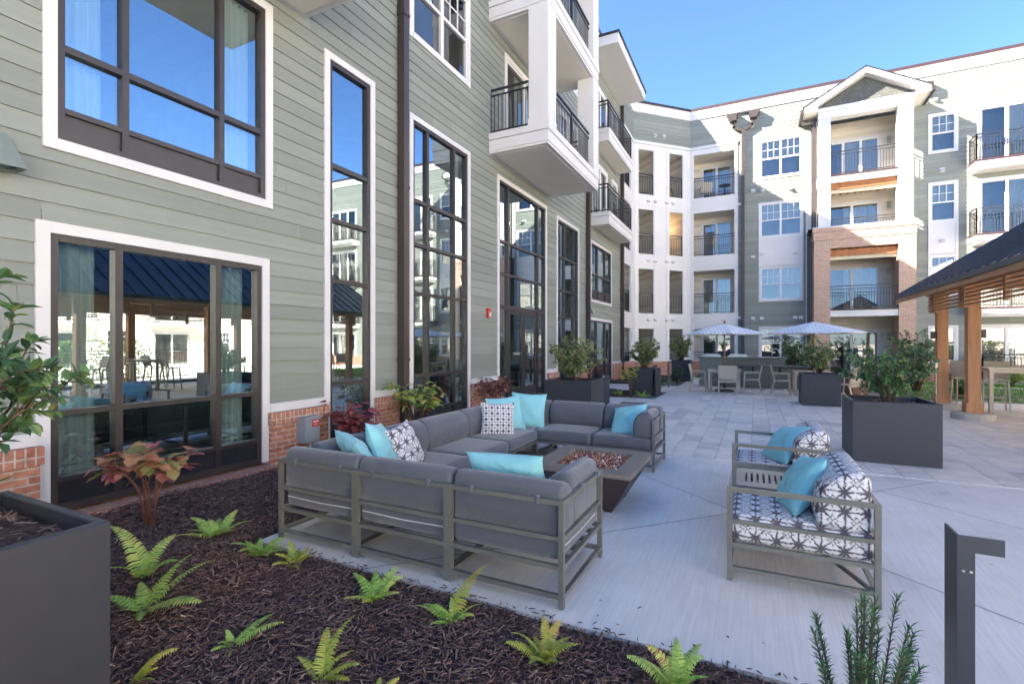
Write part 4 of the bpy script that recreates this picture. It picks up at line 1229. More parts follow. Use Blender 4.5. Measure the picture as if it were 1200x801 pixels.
SX0, SX1, SY0, SY1 = -3.525, -1.03, 2.77, 7.07
def sofa():
    t = thing('sectional_sofa', 'large U-shaped sectional sofa with slate grey cushions on taupe metal frames', 'sofa', (-2.4, 4.9, 0), world=True)
    def frame(x0, x1, y0, y1, sides):
        mb = MB(); w = .032
        for x in (x0 + w / 2, x1 - w / 2):
            for y in (y0 + w / 2, y1 - w / 2):
                back = (('S' in sides and y < (y0 + y1) / 2) or ('N' in sides and y > (y0 + y1) / 2) or ('W' in sides and x < (x0 + x1) / 2) or ('E' in sides and x > (x0 + x1) / 2))
                mb.box(x - w / 2, x + w / 2, y - w / 2, y + w / 2, .006, .655 if back else .262)
                mb.box(x - w / 2 + .003, x + w / 2 - .003, y - w / 2 + .003, y + w / 2 - .003, 0, .008)
        def rails(zs, who):
            for z in zs:
                q = .014
                if 'S' in who: mb.box(x0 + w, x1 - w, y0 + .002, y0 + .03, z - q, z + q)
                if 'N' in who: mb.box(x0 + w, x1 - w, y1 - .03, y1 - .002, z - q, z + q)
                if 'W' in who: mb.box(x0 + .002, x0 + .03, y0 + w, y1 - w, z - q, z + q)
                if 'E' in who: mb.box(x1 - .03, x1 - .002, y0 + w, y1 - w, z - q, z + q)
        rails((.07, .247), 'SNWE'); rails((.42, .638), sides)
        for k in range(1, 5):
            y = y0 + (y1 - y0) * k / 5
            mb.box(x0 + .03, x1 - .03, y - .02, y + .02, .236, .258)
        mb.build('frame', M['sofa_frame'], t, recalc=True)
    def seat(x0, x1, y0, y1):
        mb = MB(); mb.rbox(((x0 + x1) / 2, (y0 + y1) / 2, .336), ((x1 - x0) / 2, (y1 - y0) / 2, .072), .042, (8, 8, 2), puff=.014)
        for zz in (.336 + .058, .336 - .058):
            ix, iy, rr_ = (x1 - x0) / 2 - .010, (y1 - y0) / 2 - .010, .03
            P = []
            for (sx, sy, a0) in ((1, 1, 0), (-1, 1, 90), (-1, -1, 180), (1, -1, 270)):
                for k in range(4):
                    a = R(a0 + k * 30); P.append(((x0 + x1) / 2 + sx * (ix - rr_) + rr_ * math.cos(a), (y0 + y1) / 2 + sy * (iy - rr_) + rr_ * math.sin(a), zz))
            P.append(P[0]); mb.tube(P, .0048, 5, cap=False)
        return mb.build('seat_cushion', M['fabric'], t, smooth=True)
    def back(cx, cy, rz, L, straps=True):
        mb = MB(); V, F = bolster(mb, L - .006); mb.add(place(V, cx, cy, .412, rz), F)
        b = mb.build('back_cushion', M['fabric'], t, smooth=True, recalc=True)
        if straps:
            for s in (-.3, .3):
                m2 = MB(); m2.rbox((0, 0, 0), (.017, .019, .024), .009, (1, 1, 1))
                m2.v = place(m2.v, cx + math.cos(rz) * s * L, cy + math.sin(rz) * s * L, .64, rz)
                m2.v = [(p[0] - math.sin(rz) * .021, p[1] + math.cos(rz) * .021, p[2]) for p in m2.v]
                m2.build('strap', M['fabric'], b, smooth=True)
        return b
    g = .036
    xs = [SX0, -2.69, -1.86, SX1]
    for i in range(3):
        frame(xs[i], xs[i + 1], SY0, SY0 + .84, 'S' + ('W' if i == 0 else '') + ('E' if i == 2 else ''))
        a = xs[i] + (g if i == 0 else .004); b = xs[i + 1] - (g if i == 2 else .004)
        s = seat(a, b, SY0 + g + .012, SY0 + .84)
        if i < 2:
            p = MB(); p.tube([(a + .03, SY0 + g + .006, .345), ((a + b) / 2, SY0 + g + .004, .337), (b - .03, SY0 + g + .006, .345)], .0045, 5); p.build('piping', M['piping'], s)
        back((xs[i] + xs[i + 1]) / 2 + (.0 if i != 0 else .012), SY0 + g, math.pi, xs[i + 1] - xs[i] - (.04 if i in (0, 2) else 0))
    p = MB(); p.tube([(SX1 - g + .004, SY0 + .1, .345), (SX1 - g + .006, SY0 + .4, .34), (SX1 - g + .004, SY0 + .78, .345)], .0045, 5); p.build('piping', M['piping'], s)
    back(SX1 - g, SY0 + .56, -math.pi / 2, .56)          # right arm: flat back faces +x
    ys = [SY0 + .84, 4.49, 5.36, 6.24]
    back(SX0 + g, SY0 + .56, math.pi / 2, .56, False)
    for i in range(3):
        frame(SX0, -2.69, ys[i], ys[i + 1], 'W')
        seat(SX0 + g, -2.69, ys[i] + .004, ys[i + 1] - .004)
        back(SX0 + g, (ys[i] + ys[i + 1]) / 2, math.pi / 2, ys[i + 1] - ys[i])
    xs = [SX0, -2.75, -1.94, -1.12]
    for i in range(3):
        frame(xs[i], xs[i + 1], 6.24, SY1, 'N' + ('W' if i == 0 else '') + ('E' if i == 2 else ''))
        a = xs[i] + (g if i == 0 else .004); b = xs[i + 1] - (g if i == 2 else .004)
        seat(a, b, 6.24, SY1 - g)
        back((xs[i] + xs[i + 1]) / 2, SY1 - g, 0, xs[i + 1] - xs[i] - (.04 if i in (0, 2) else 0))
    back(SX0 + g, 6.52, math.pi / 2, .54, False)
    back(-1.12 - g, 6.52, -math.pi / 2, .54)
sofa()

def pillow(name, label, m, loc, size=(.48, .48), th=.16, rz=0.0, tilt=R(20), roll=0.0, group='throw pillows on the sofa'):
    mb = MB(); n = 26
    V = []; F = []
    def sh(u, v, sg):
        e = (1 - abs(u) ** 2.6) * (1 - abs(v) ** 2.6)
        z = sg * th / 2 * max(e, 0) ** .55
        pin = 1 - .09 * (1 - abs(v) ** 2) * abs(u) ** 3
        pin2 = 1 - .09 * (1 - abs(u) ** 2) * abs(v) ** 3
        ph = loc[0] * 9 + loc[1] * 7
        z += sg * e * (.007 * math.sin(u * 6 + v * 4.4 + ph) + .005 * math.sin(v * 8.3 - u * 5.1 + ph * 1.7) + .004 * math.sin((abs(u) - abs(v)) * 15 + ph) * (u * u + v * v) * .7)
        return (u * size[0] / 2 * pin, v * size[1] / 2 * pin2, z)
    for sg in (1, -1):
        o = len(V)
        for j in range(n + 1):
            for i in range(n + 1): V.append(sh(-1 + 2 * i / n, -1 + 2 * j / n, sg))
        for j in range(n):
            for i in range(n):
                q = (o + j * (n + 1) + i, o + j * (n + 1) + i + 1, o + (j + 1) * (n + 1) + i + 1, o + (j + 1) * (n + 1) + i)
                F.append(q if sg > 0 else q[::-1])
    mb.add(V, F)
    o = mb.build(name, m, None, smooth=True, loc=loc)
    # local: x right, y up the pillow, z out of its face
    o.rotation_euler = (Matrix.Rotation(rz, 4, 'Z') @ Matrix.Rotation(math.pi / 2 - tilt, 4, 'X') @ Matrix.Rotation(roll, 4, 'Z')).to_euler()
    return tag(o, label, 'pillow', group)
# rz: direction the face looks: 0 -> -y, 90 -> +x
pillow('throw_pillow', 'turquoise pillow slumped low into the near corner of the sofa, left of the upright one', M['teal'], (-3.10, 3.24, .625), (.5, .46), .18, R(150), R(36), R(8))
pillow('throw_pillow', 'turquoise pillow standing on its corner beside a grey star patterned pillow', M['teal'], (-3.08, 3.52, .64), (.5, .5), .17, R(120), R(22), R(-10))
pillow('throw_pillow', 'white and charcoal star patterned pillow in the near corner of the sofa', M['star'], (-3.04, 3.82, .60), (.47, .47), .15, R(100), R(24), R(6))
pillow('throw_pillow', 'white and navy petal grid pillow against the long side of the sofa', M['dots'], (-3.05, 5.72, .60), (.46, .46), .15, R(38), R(18), R(-3))
pillow('throw_pillow', 'turquoise pillow directly behind the navy petal grid pillow', M['teal'], (-3.13, 6.12, .61), (.52, .52), .16, R(48), R(22), R(4))
pillow('throw_pillow', 'turquoise pillow in the far corner, farther of the two behind the patterned one', M['teal'], (-2.96, 6.5, .63), (.52, .52), .16, R(20), R(18), R(-3))
pillow('throw_pillow', 'wide turquoise lumbar pillow on the near side of the sofa, before the fire pit', M['teal'], (-1.58, 3.13, .665), (.62, .36), .18, R(180), R(24), R(-3))
pillow('throw_pillow', 'turquoise pillow at the right end of the far sofa side', M['teal'], (-1.53, 6.62, .57), (.5, .5), .16, R(-22), R(42), R(16))

def fire_pit():
    t = thing('fire_pit', 'square tapered fire pit table with copper fire glass between the sofa sides', 'fire pit', (-1.47, 4.87, 0), world=True)
    x0, x1, y0, y1 = -1.97, -.99, 4.36, 5.42; z = .425; tp = .22
    mb = MB()
    a = [(x0 + tp, y0 + tp, .02), (x1 - tp, y0 + tp, .02), (x1 - tp, y1 - tp, .02), (x0 + tp, y1 - tp, .02)]
    b = [(x0 + .006, y0 + .006, z - .042), (x1 - .006, y0 + .006, z - .042), (x1 - .006, y1 - .006, z - .042), (x0 + .006, y1 - .006, z - .042)]
    mb.add(a + b, [(0, 3, 2, 1), (0, 1, 5, 4), (1, 2, 6, 5), (2, 3, 7, 6), (3, 0, 4, 7)])
    mb.build('pit_base', M['pit_body'], t)
    mb = MB(); w = .17
    mb.box(x0, x1, y0, y0 + w, z - .04, z); mb.box(x0, x1, y1 - w, y1, z - .04, z)
    mb.box(x0, x0 + w, y0 + w, y1 - w, z - .04, z - .0005); mb.box(x1 - w, x1, y0 + w, y1 - w, z - .04, z - .0005)
    mb.build('pit_rim', M['pit_top'], t)
    mb = MB(); mb.box(x0 + w, x1 - w, y0 + w, y1 - w, z - .09, z - .05); mb.build('pan', M['rail'], t)
    mb = MB()
    for (x, y) in ((x0 + tp + .05, y0 + tp + .05), (x1 - tp - .05, y0 + tp + .05), (x1 - tp - .05, y1 - tp - .05), (x0 + tp + .05, y1 - tp - .05)): mb.box(x - .04, x + .04, y - .04, y + .04, 0, .02)
    mb.build('foot', M['rail'], t)
    rr = random.Random(2); mb = MB()
    for k in range(2600):
        x = rr.uniform(x0 + w + .012, x1 - w - .012); y = rr.uniform(y0 + w + .012, y1 - w - .012); s = rr.uniform(.008, .016)
        zc = z - .045 + rr.uniform(0, .032)
        V = [(x + s * rr.uniform(.6, 1.2) * dx, y + s * rr.uniform(.6, 1.2) * dy, zc + s * rr.uniform(.6, 1.1) * dz) for (dx, dy, dz) in ((1, 0, 0), (0, 1, .2), (-1, 0, 0), (0, -1, -.2), (0, 0, 1), (0, 0, -1))]
        mb.add(V, [(0, 1, 4), (1, 2, 4), (2, 3, 4), (3, 0, 4), (1, 0, 5), (2, 1, 5), (3, 2, 5), (0, 3, 5)], rr.random())
    tag(mb.build('fire_glass', M['pebble'], t, rnd=True), kind='stuff')
fire_pit()

def lounge_chair(loc, label):
    """faces -x; local origin at the front left foot (x to the back, y across)"""
    t = thing('lounge_chair', label, 'armchair', loc, group='lounge chairs facing the fire pit')
    D, Wd, w = .82, .80, .034
    mb = MB()
    for y in (0, Wd):
        for x in (0, D):
            mb.box(x, x + w, y, y + w, 0, .63)
        for z, h in ((.615, .03), (.40, .026), (.247, .026), (.085, .026)):
            mb.box(w, D, y + .003, y + w - .003, z - h / 2, z + h / 2)
    for z in (.247, .085): mb.box(.003, w - .003, w, Wd, z - .013, z + .013)
    for z in (.617, .40, .247, .085): mb.box(D + .003, D + w - .003, w, Wd, z - .013, z + .013)
    mb.bar((D - .02, w, .1), (D - .3, Wd - .02, .09), .02)
    mb.build('frame', M['sofa_frame'], t, recalc=True)
    mb = MB(); mb.rbox((D / 2 + .01, Wd / 2 + w / 2, .345), (D / 2 - .005, Wd / 2 - .028, .088), .035, (8, 8, 2), puff=.016)
    mb.build('seat_cushion', M['star'], t, smooth=True)
    mb = MB(); V, F = bolster(mb, Wd - .05, .30, .36, .2); mb.add(place(V, D - .004, Wd / 2 + w / 2, .432, -math.pi / 2), F)
    mb.build('back_cushion', M['star'], t, smooth=True, recalc=True)
    return t
lounge_chair((-.172, 3.63, 0), 'nearer patterned lounge chair with open metal arms')
lounge_chair((-.205, 5.24, 0), 'farther patterned lounge chair, behind the slatted side table')
pillow('throw_pillow', 'plump turquoise pillow on the nearer patterned lounge chair', M['teal'], (.285, 4.06, .60), (.46, .46), .17, R(-82), R(28), R(10), 'pillows on the lounge chairs')
pillow('throw_pillow', 'turquoise pillow on the farther patterned lounge chair', M['teal'], (.26, 5.62, .59), (.5, .46), .17, R(-70), R(38), R(12), 'pillows on the lounge chairs')

def side_table():
    t = thing('side_table', 'low slatted metal side table between the two lounge chairs', 'side table', (-.2, 4.52, 0), world=True)
    x0, x1, y0, y1, z = -.2, .55, 4.52, 5.16, .42
    mb = MB()
    mb.box(x0, x1, y0, y0 + .16, z - .02, z); mb.box(x0, x1, y1 - .16, y1, z - .02, z); mb.box(x0, x0 + .12, y0 + .16, y1 - .16, z - .02, z - .0006); mb.box(x1 - .12, x1, y0 + .16, y1 - .16, z - .02, z - .0006)
    n = 11
    for i in range(n):
        a = x0 + .12 + (x1 - x0 - .24) * (i + .35) / n; mb.box(a, a + .028, y0 + .16, y1 - .16, z - .018, z - .001)
    mb.build('table_top', M['alu'], t, recalc=True)
    mb = MB()
    mb.box(x0 + .01, x1 - .01, y0 + .01, y0 + .03, z - .09, z - .02); mb.box(x0 + .01, x1 - .01, y1 - .03, y1 - .01, z - .09, z - .02)
    mb.box(x0 + .01, x0 + .03, y0 + .03, y1 - .03, z - .09, z - .02); mb.box(x1 - .03, x1 - .01, y0 + .03, y1 - .03, z - .09, z - .02)
    mb.build('apron', M['sofa_frame'], t, recalc=True)
    for x in (x0 + .012, x1 - .042):
        for y in (y0 + .012, y1 - .042):
            l = MB(); l.box(x, x + .03, y, y + .03, 0, z - .09); l.build('leg', M['sofa_frame'], t)
side_table()

# ------------------------------------------------------------------ plants
LEAF = [(0, 0), (.3, .5), (.62, .46), (1, 0), (.62, -.46), (.3, -.5)]
def leaf(mb, p, d, up, L, w, rnd, fold=.18, droop=.2):
    d = Vector(d).normalized(); s = d.cross(Vector(up))
    s = s.normalized() if s.length > 1e-4 else d.orthogonal().normalized()
    nrm = s.cross(d)
    p = Vector(p)
    def q(t, v): return p + d * (t * L) + s * (v * w) + nrm * (abs(v) * w * fold * 2 - droop * L * t * t)
    V = [q(0, 0), q(.3, .5), q(.65, .43), q(1, 0), q(.65, -.43), q(.3, -.5), q(.45, 0)]
    mb.add(V, [(0, 6, 1), (1, 6, 2), (2, 6, 3), (3, 6, 4), (4, 6, 5), (5, 6, 0)], rnd)

def rdir(rr, tilt=1.0):
    a = rr.uniform(0, 2 * math.pi); z = rr.uniform(-.4, 1) * tilt
    r = math.sqrt(max(0, 1 - z * z))
    return Vector((r * math.cos(a), r * math.sin(a), z))

def shrub(name, label, cat, loc, h, rx, n_stem, leafm, L, wl, per_twig=9, twigs=5, seed=1, lean=(0, 0), bark='bark', group=None, density=1.0, ry=None, clear=.12, box=None, rough=.5):
    """stems that fork from the base; leaves along every twig. rx, ry: crown half widths"""
    rr = random.Random(seed); ry = ry or rx
    t = thing(name, label, cat, loc, group=group)
    st = MB(); lf = MB()
    for i in range(n_stem):
        a = 2 * math.pi * (i + rr.uniform(-.3, .3)) / n_stem
        k = math.sqrt(rr.uniform(.08, 1))
        end = Vector((math.cos(a) * rx * k * .85 + lean[0] * h, math.sin(a) * ry * k * .85 + lean[1] * h, h * (1 - .42 * k * k * rr.uniform(.5, 1.4)) * rr.uniform(.8, 1.0)))
        b = Vector((rr.uniform(-.06, .06) * rx * 2, rr.uniform(-.06, .06) * rx * 2, 0))
        mid = b.lerp(end, .5) + Vector((rr.uniform(-.1, .1) * rx, rr.uniform(-.1, .1) * rx, h * .08))
        pts = [b, b.lerp(mid, .5) + Vector((0, 0, h * .04)), mid, mid.lerp(end, .5) + Vector((rr.uniform(-.05, .05), rr.uniform(-.05, .05), h * .02)), end]
        r0 = .012 * (h ** .7)
        st.tube(pts, [r0, r0 * .85, r0 * .65, r0 * .45, r0 * .2], 5)
        for j in range(twigs):
            f = clear + (1 - clear) * (j + rr.random()) / twigs
            q = f * 4; i0 = min(3, int(q)); p = pts[i0].lerp(pts[i0 + 1], q - i0)
            out = (Vector((p.x, p.y, 0)) * 1.2 + Vector((rr.uniform(-1, 1) * rx, rr.uniform(-1, 1) * ry, rr.uniform(-.05, .6) * h * .6)))
            out = out.normalized() * rr.uniform(.4, 1.0) * (rx * .55)
            if j == twigs - 1: p = pts[-1]; out = (pts[-1] - pts[-2]).normalized() * rx * .25
            e = p + out
            m1 = p.lerp(e, .55) + Vector((0, 0, .03 * h))
            st.tube([p, m1, e], [r0 * .35, r0 * .25, r0 * .12], 4)
            nl = max(2, int(per_twig * density * rr.uniform(.7, 1.3)))
            dd = (e - p).normalized()
            tone = rr.uniform(-.22, .22)
            for k2 in range(nl):
                ft = .2 + .8 * (k2 + rr.random()) / nl
                pp = (p.lerp(m1, ft / .55) if ft < .55 else m1.lerp(e, (ft - .55) / .45))
                ang = k2 * 2.4 + rr.uniform(-.5, .5)
                s1 = dd.orthogonal().normalized(); s2 = dd.cross(s1)
                dl = (dd * rr.uniform(.1, .8) + (s1 * math.cos(ang) + s2 * math.sin(ang)) * .9 + Vector((0, 0, rr.uniform(-.25, .35)))).normalized()
                leaf(lf, pp, dl, Vector((rr.uniform(-.5, .5), rr.uniform(-.5, .5), 1)), L * rr.uniform(.6, 1.15), wl * rr.uniform(.75, 1.15), min(1, max(0, rr.betavariate(2, 2.4) + tone)), droop=rr.uniform(0, .35))
    st.build('stems', M[bark], t, smooth=True, uv=False)
    lf.build('foliage', M[leafm], t, rnd=True, uv=False)
    return t

def planter(x0, x1, y0, y1, h, label, cat='planter'):
    t = thing('planter_box', label, cat, ((x0 + x1) / 2, (y0 + y1) / 2, 0.008), group='charcoal planter boxes', world=True)
    mb = MB(); w = .045
    z0 = .008
    mb.box(x0, x1, y0, y0 + .012, z0, h - .02); mb.box(x0, x1, y1 - .012, y1, z0, h - .02); mb.box(x0, x0 + .012, y0 + .012, y1 - .012, z0, h - .02); mb.box(x1 - .012, x1, y0 + .012, y1 - .012, z0, h - .02)
    b = .006
    def rim(z, i0, i1, o):
        return [(x0 + i0, y0 + i0, z), (x1 - i0, y0 + i0, z), (x1 - i0, y1 - i0, z), (x0 + i0, y1 - i0, z)]
    L0 = rim(h - .02, 0, 0, 0); L1 = rim(h - b, 0, 0, 0); L2 = rim(h, b, 0, 0); L3 = rim(h, w - b, 0, 0); L4 = rim(h - b, w, 0, 0); L5 = rim(h - .14, w, 0, 0)
    V = L0 + L1 + L2 + L3 + L4 + L5; F = []
    for k in range(5):
        for i in range(4): F.append((k * 4 + i, k * 4 + (i + 1) % 4, (k + 1) * 4 + (i + 1) % 4, (k + 1) * 4 + i))
    mb.add(V, F)
    mb.build('box', M['planter'], t, recalc=False)
    s = MB(); n = 14; V = []; F = []; rr = random.Random(int(x0 * 10 + y0 * 7))
    for j in range(n + 1):
        for i in range(n + 1):
            u, v = i / n, j / n
            V.append((x0 + w + (x1 - x0 - 2 * w) * u, y0 + w + (y1 - y0 - 2 * w) * v, h - .075 + .035 * math.sin(u * 3.14) * math.sin(v * 3.14) + rr.uniform(-.012, .012)))
    for j in range(n):
        for i in range(n): F.append((j * (n + 1) + i, j * (n + 1) + i + 1, (j + 1) * (n + 1) + i + 1, (j + 1) * (n + 1) + i))
    s.add(V, F); so = s.build('soil', M['soil'], t)
    c = MB()
    for k in range(700):
        x = rr.uniform(x0 + w + .02, x1 - w - .02); y = rr.uniform(y0 + w + .02, y1 - w - .02); a = rr.uniform(0, 6.28); l = rr.uniform(.015, .045)
        u, v = (x - x0 - w) / (x1 - x0 - 2 * w), (y - y0 - w) / (y1 - y0 - 2 * w)
        z = h - .07 + .035 * math.sin(u * 3.14) * math.sin(v * 3.14) + rr.uniform(0, .012)
        d = Vector((math.cos(a), math.sin(a), rr.uniform(-.3, .3))) * l; p = Vector((-math.sin(a), math.cos(a), rr.uniform(-.3, .3))) * rr.uniform(.003, .007)
        q = Vector((x, y, z)); c.add([q - d - p, q + d - p * .5, q + d * .9 + p, q - d + p], [(0, 1, 2, 3)], rr.random() ** 1.5)
    tag(c.build('bark_chips', M['chip'], so, rnd=True, uv=False), kind='stuff')
    return t

H = .82
planter(-3.56, -2.555, .15, 1.155, H, 'large charcoal planter box at the near left, cut off by the photo edge')
planter(1.19, 2.14, 8.03, 8.98, .825, 'charcoal planter box on the pavers behind the lounge chairs')
planter(1.07, 1.94, 14.72, 15.6, .825, 'charcoal planter box in front of the outdoor bar, under an umbrella')
planter(-4.06, -3.02, 9.75, 10.7, .825, 'dark planter box right behind the far side of the sofa')
planter(-3.54, -2.72, 15.4, 16.25, .84, 'charcoal planter box in the mulch bed near the building corner')
planter(-3.2, -2.45, 21.8, 22.6, .9, 'charcoal planter box farthest back against the white corner')
shrub('camellia_shrub', 'glossy dark green shrub reaching in at the left edge, in the near planter', 'shrub', (-3.1, .72, H - .06), 1.15, .50, 14, 'leaf_dark', .085, .038, 14, 8, 3, lean=(.0, .06), group='shrubs in planters')
shrub('camellia_shrub', 'open dark green shrub with visible stems in the planter by the cedar posts', 'shrub', (1.67, 8.5, H - .06), .84, .60, 17, 'leaf_dark', .062, .032, 16, 9, 5, group='shrubs in planters', ry=.45)
shrub('camellia_shrub', 'sparse olive shrub with tan leaves in the planter before the bar', 'shrub', (1.5, 15.15, H - .06), .95, .5, 16, 'leaf_olive', .085, .04, 13, 7, 6, group='shrubs in planters')
shrub('camellia_shrub', 'dense rounded olive green shrub in the planter behind the sofa', 'shrub', (-3.54, 10.22, H - .06), .98, .62, 24, 'leaf_olive', .06, .03, 18, 9, 7, group='shrubs in planters')
shrub('camellia_shrub', 'medium green shrub in the bed planter left of the white corner', 'shrub', (-3.13, 15.82, H - .06), 1.05, .45, 24, 'leaf_olive', .07, .036, 18, 8, 8, group='shrubs in planters')
shrub('camellia_shrub', 'small yellowish shrub in the farthest planter against the white corner', 'shrub', (-2.83, 22.2, .84), 1.15, .5, 20, 'leaf_olive', .09, .045, 15, 8, 9, group='shrubs in planters')

def lobed(mb, p, d, up, L, rnd, rr):
    d = Vector(d).normalized(); s = d.cross(Vector(up)); s = s.normalized() if s.length > 1e-4 else d.orthogonal().normalized()
    nrm = s.cross(d); p = Vector(p)
    out = [(0, 0), (.1, .22), (.3, .48), (.36, .26), (.55, .42), (.62, .2), (.8, .24), (1, 0)]
    pts = out + [(a, -b) for a, b in reversed(out[1:-1])]
    dr = rr.uniform(.25, .6)
    V = [p + d * (a * L) + s * (b * L) + nrm * (abs(b) * L * .15 - dr * L * a * a) for a, b in pts] + [p + d * (.45 * L) + nrm * (-dr * L * .2)]
    c = len(pts)
    mb.add(V, [(i, (i + 1) % c, c) for i in range(c)], rnd)

def oakleaf(name, label, loc, h, r, leafm, n=7, L=.15, seed=1, per=5, bark='stem_red', lobedleaf=True, up0=.6):
    rr = random.Random(seed); t = thing(name, label, 'shrub', loc, group='shrubs along the wall'); st = MB(); lf = MB()
    for i in range(n):
        a = 2 * math.pi * (i + rr.uniform(-.3, .3)) / n; k = rr.uniform(.35, 1)
        e = Vector((math.cos(a) * r * k, math.sin(a) * r * k, h * rr.uniform(.68, .95)))
        m = Vector((e.x * .35 + rr.uniform(-.04, .04), e.y * .35 + rr.uniform(-.04, .04), e.z * .55))
        st.tube([(rr.uniform(-.03, .03), rr.uniform(-.03, .03), -.03), m, e], [.008, .006, .003], 5)
        for j in range(per):
            p = m.lerp(e, up0 + (1 - up0) * rr.random()); b = rr.uniform(0, 6.28)
            dl = Vector((math.cos(b), math.sin(b), rr.uniform(-.2, .5)))
            q = p + dl * .04; st.tube([p, q], [.002, .0015], 3, cap=False)
            rnd = min(1, max(0, rr.gauss(.6, .3)))
            if lobedleaf: lobed(lf, q, dl, (rr.uniform(-.4, .4), rr.uniform(-.4, .4), 1), L * rr.uniform(.6, 1.1), rnd, rr)
            else: leaf(lf, q, dl, (rr.uniform(-.4, .4), rr.uniform(-.4, .4), 1), L * rr.uniform(.6, 1.1), L * .55, rnd, droop=.4)
    st.build('stems', M[bark], t, smooth=True, uv=False); lf.build('foliage', M[leafm], t, rnd=True, uv=False)
    return t
oakleaf('oakleaf_hydrangea', 'bare stemmed hydrangea with burgundy and orange leaves before the patio window', (-4.72, 2.42, .02), .74, .34, 'leaf_autumn', 10, .19, 4, 8, up0=.5)
oakleaf('red_shrub', 'small shrub of drooping burgundy leaves beside the electrical box', (-5.1, 5.16, .02), .82, .30, 'leaf_red', 14, .15, 6, 10, lobedleaf=True, up0=.3)
oakleaf('oakleaf_hydrangea', 'yellow green leafy shrub before the second tall window', (-5.1, 6.72, .02), 1.02, .5, 'leaf_lime', 18, .15, 9, 10, bark='bark', up0=.3)
oakleaf('red_shrub', 'dark purple shrub left of the entrance door', (-5.1, 9.45, .02), .92, .5, 'leaf_purple', 22, .12, 12, 13, lobedleaf=False, up0=.2)
oakleaf('oakleaf_hydrangea', 'loose green shrub in the bed beyond the big dark planter', (-3.35, 14.75, .02), .95, .4, 'leaf_lime', 10, .14, 15, 9, bark='bark', up0=.3)

def fern(label, loc, n=7, L=.34, seed=1, m='leaf_fern', up=.9, dirs=None, group='young ferns in the mulch bed'):
    rr = random.Random(seed); mb = MB()
    extra = 0
    if not dirs: n += 6
    if dirs and len(dirs) > 2:
        extra = 4; n = len(dirs) + extra; dirs = dirs + [(rr.uniform(0, 360), rr.uniform(.5, 1.2), .5 * L * rr.uniform(.6, 1)) for _ in range(extra)]
    for i in range(n):
        if dirs: a, el, l = dirs[i % len(dirs)]; a = R(a)
        else: a = 2 * math.pi * (i + rr.uniform(-.35, .35)) / n; el = up * rr.uniform(.45, 1.25); l = L * rr.uniform(.4, 1.1)
        l *= .84
        hd = Vector((math.cos(a), math.sin(a), 0)); side = Vector((-math.sin(a), math.cos(a), 0))
        pts = []; p = Vector((rr.uniform(-.02, .02), rr.uniform(-.02, .02), 0)); k = 24; e = el
        for j in range(k + 1):
            pts.append(p.copy()); e -= (el * .95 + .35) / k * (.25 + 1.1 * j / k); p = p + (hd * math.cos(e) + Vector((0, 0, math.sin(e)))) * (l / k)
        mb.tube(pts[::4], [.0028, .0025, .0021, .0017, .0013, .0009, .0006][:len(pts[::4])], 4, rnd=.5)
        tw = rr.uniform(-.7, .7); base = rr.random(); brown = rr.random() < .35
        for j in range(3, k):
            t = (j - 2) / (k - 2)
            wl = l * .225 * min(1, .55 + t * 3) * (1 - t) ** .75 + .004
            d = (pts[j + 1] - pts[j]).normalized(); sd = (side * math.cos(tw * t) + d.cross(side) * math.sin(tw * t))
            nr = d.cross(sd)
            for sg in (-1, 1):
                q = pts[j] + d * (rr.uniform(-.15, .15) * l / k)
                dirp = (sd * sg + d * rr.uniform(.3, .5) - nr * 0.0 + Vector((0, 0, -.18))).normalized()
                w = l / k * .8; rd = min(1, max(0, .2 + .45 * base + rr.uniform(-.22, .22) + (.35 * t if brown else 0)))
                b = q + dirp * wl * .5 + Vector((0, 0, .03 * wl)); c = q + dirp * wl + Vector((0, 0, -.12 * wl))
                V = [q - d * w * .5, q + d * w * .5, b + d * w * .55, q + dirp * wl * .78 + d * w * .25, c, q + dirp * wl * .7 - d * w * .35, b - d * w * .5]
                mb.add(V, [(0, 1, 2, 6), (6, 2, 3, 5), (5, 3, 4)], rd)
        mb.rnd_base = base
    o = mb.build('fern', M[m], None, rnd=True, uv=False, loc=loc)
    return tag(o, label, 'fern', group)
def bz(x, y, dz=.0): return (x, y, bedz(x, y) + dz)
fern('tall upright bright fern at the right side of the near planter', bz(-3.62, 1.83), dirs=[(200, 1.5, .54), (100, 1.1, .4), (330, .9, .38), (20, .8, .34), (250, .9, .3), (150, .8, .3)], n=6, seed=1)
fern('wide bright fern with a long frond reaching right, beside the near planter', bz(-3.2, 1.62), dirs=[(12, .5, .52), (60, .9, .5), (95, 1.05, .46), (160, .7, .3), (-30, .5, .3), (210, .6, .3)], n=6, seed=2)
fern('low dull green fern behind the near planter ferns, before the brick edging', bz(-3.92, 2.5), 13, .36, 3)
fern('low fern at the left corner leg of the sofa', bz(-3.37, 2.48), 10, .3, 4)
fern('small yellowing fern by the sofa corner leg', bz(-2.98, 2.48), 8, .24, 5, 'leaf_fern_y')
fern('lone fern with two broad fronds in the middle of the mulch', bz(-2.46, 1.66), dirs=[(35, .75, .34), (75, .7, .3), (150, .5, .16), (-40, .4, .12)], n=4, seed=6)
fern('yellow green fern at the bottom edge, centre left', bz(-1.83, 1.66), dirs=[(80, 1.35, .36), (130, 1.1, .3), (20, .8, .26), (0, .5, .2), (180, .6, .2), (50, .9, .25)], n=6, seed=7, m='leaf_fern_y')
fern('small bright fern close to the sofa frame, left of the one with a tall frond', bz(-2.12, 2.36), 10, .29, 8)
fern('fern with one tall yellow frond before the sofa', bz(-1.55, 2.34), dirs=[(70, 1.1, .48)], n=1, seed=9, m='leaf_fern_y')
fern('small bright green fern tuft at the foot of the tall yellow frond', bz(-1.53, 2.33), 10, .24, 10)
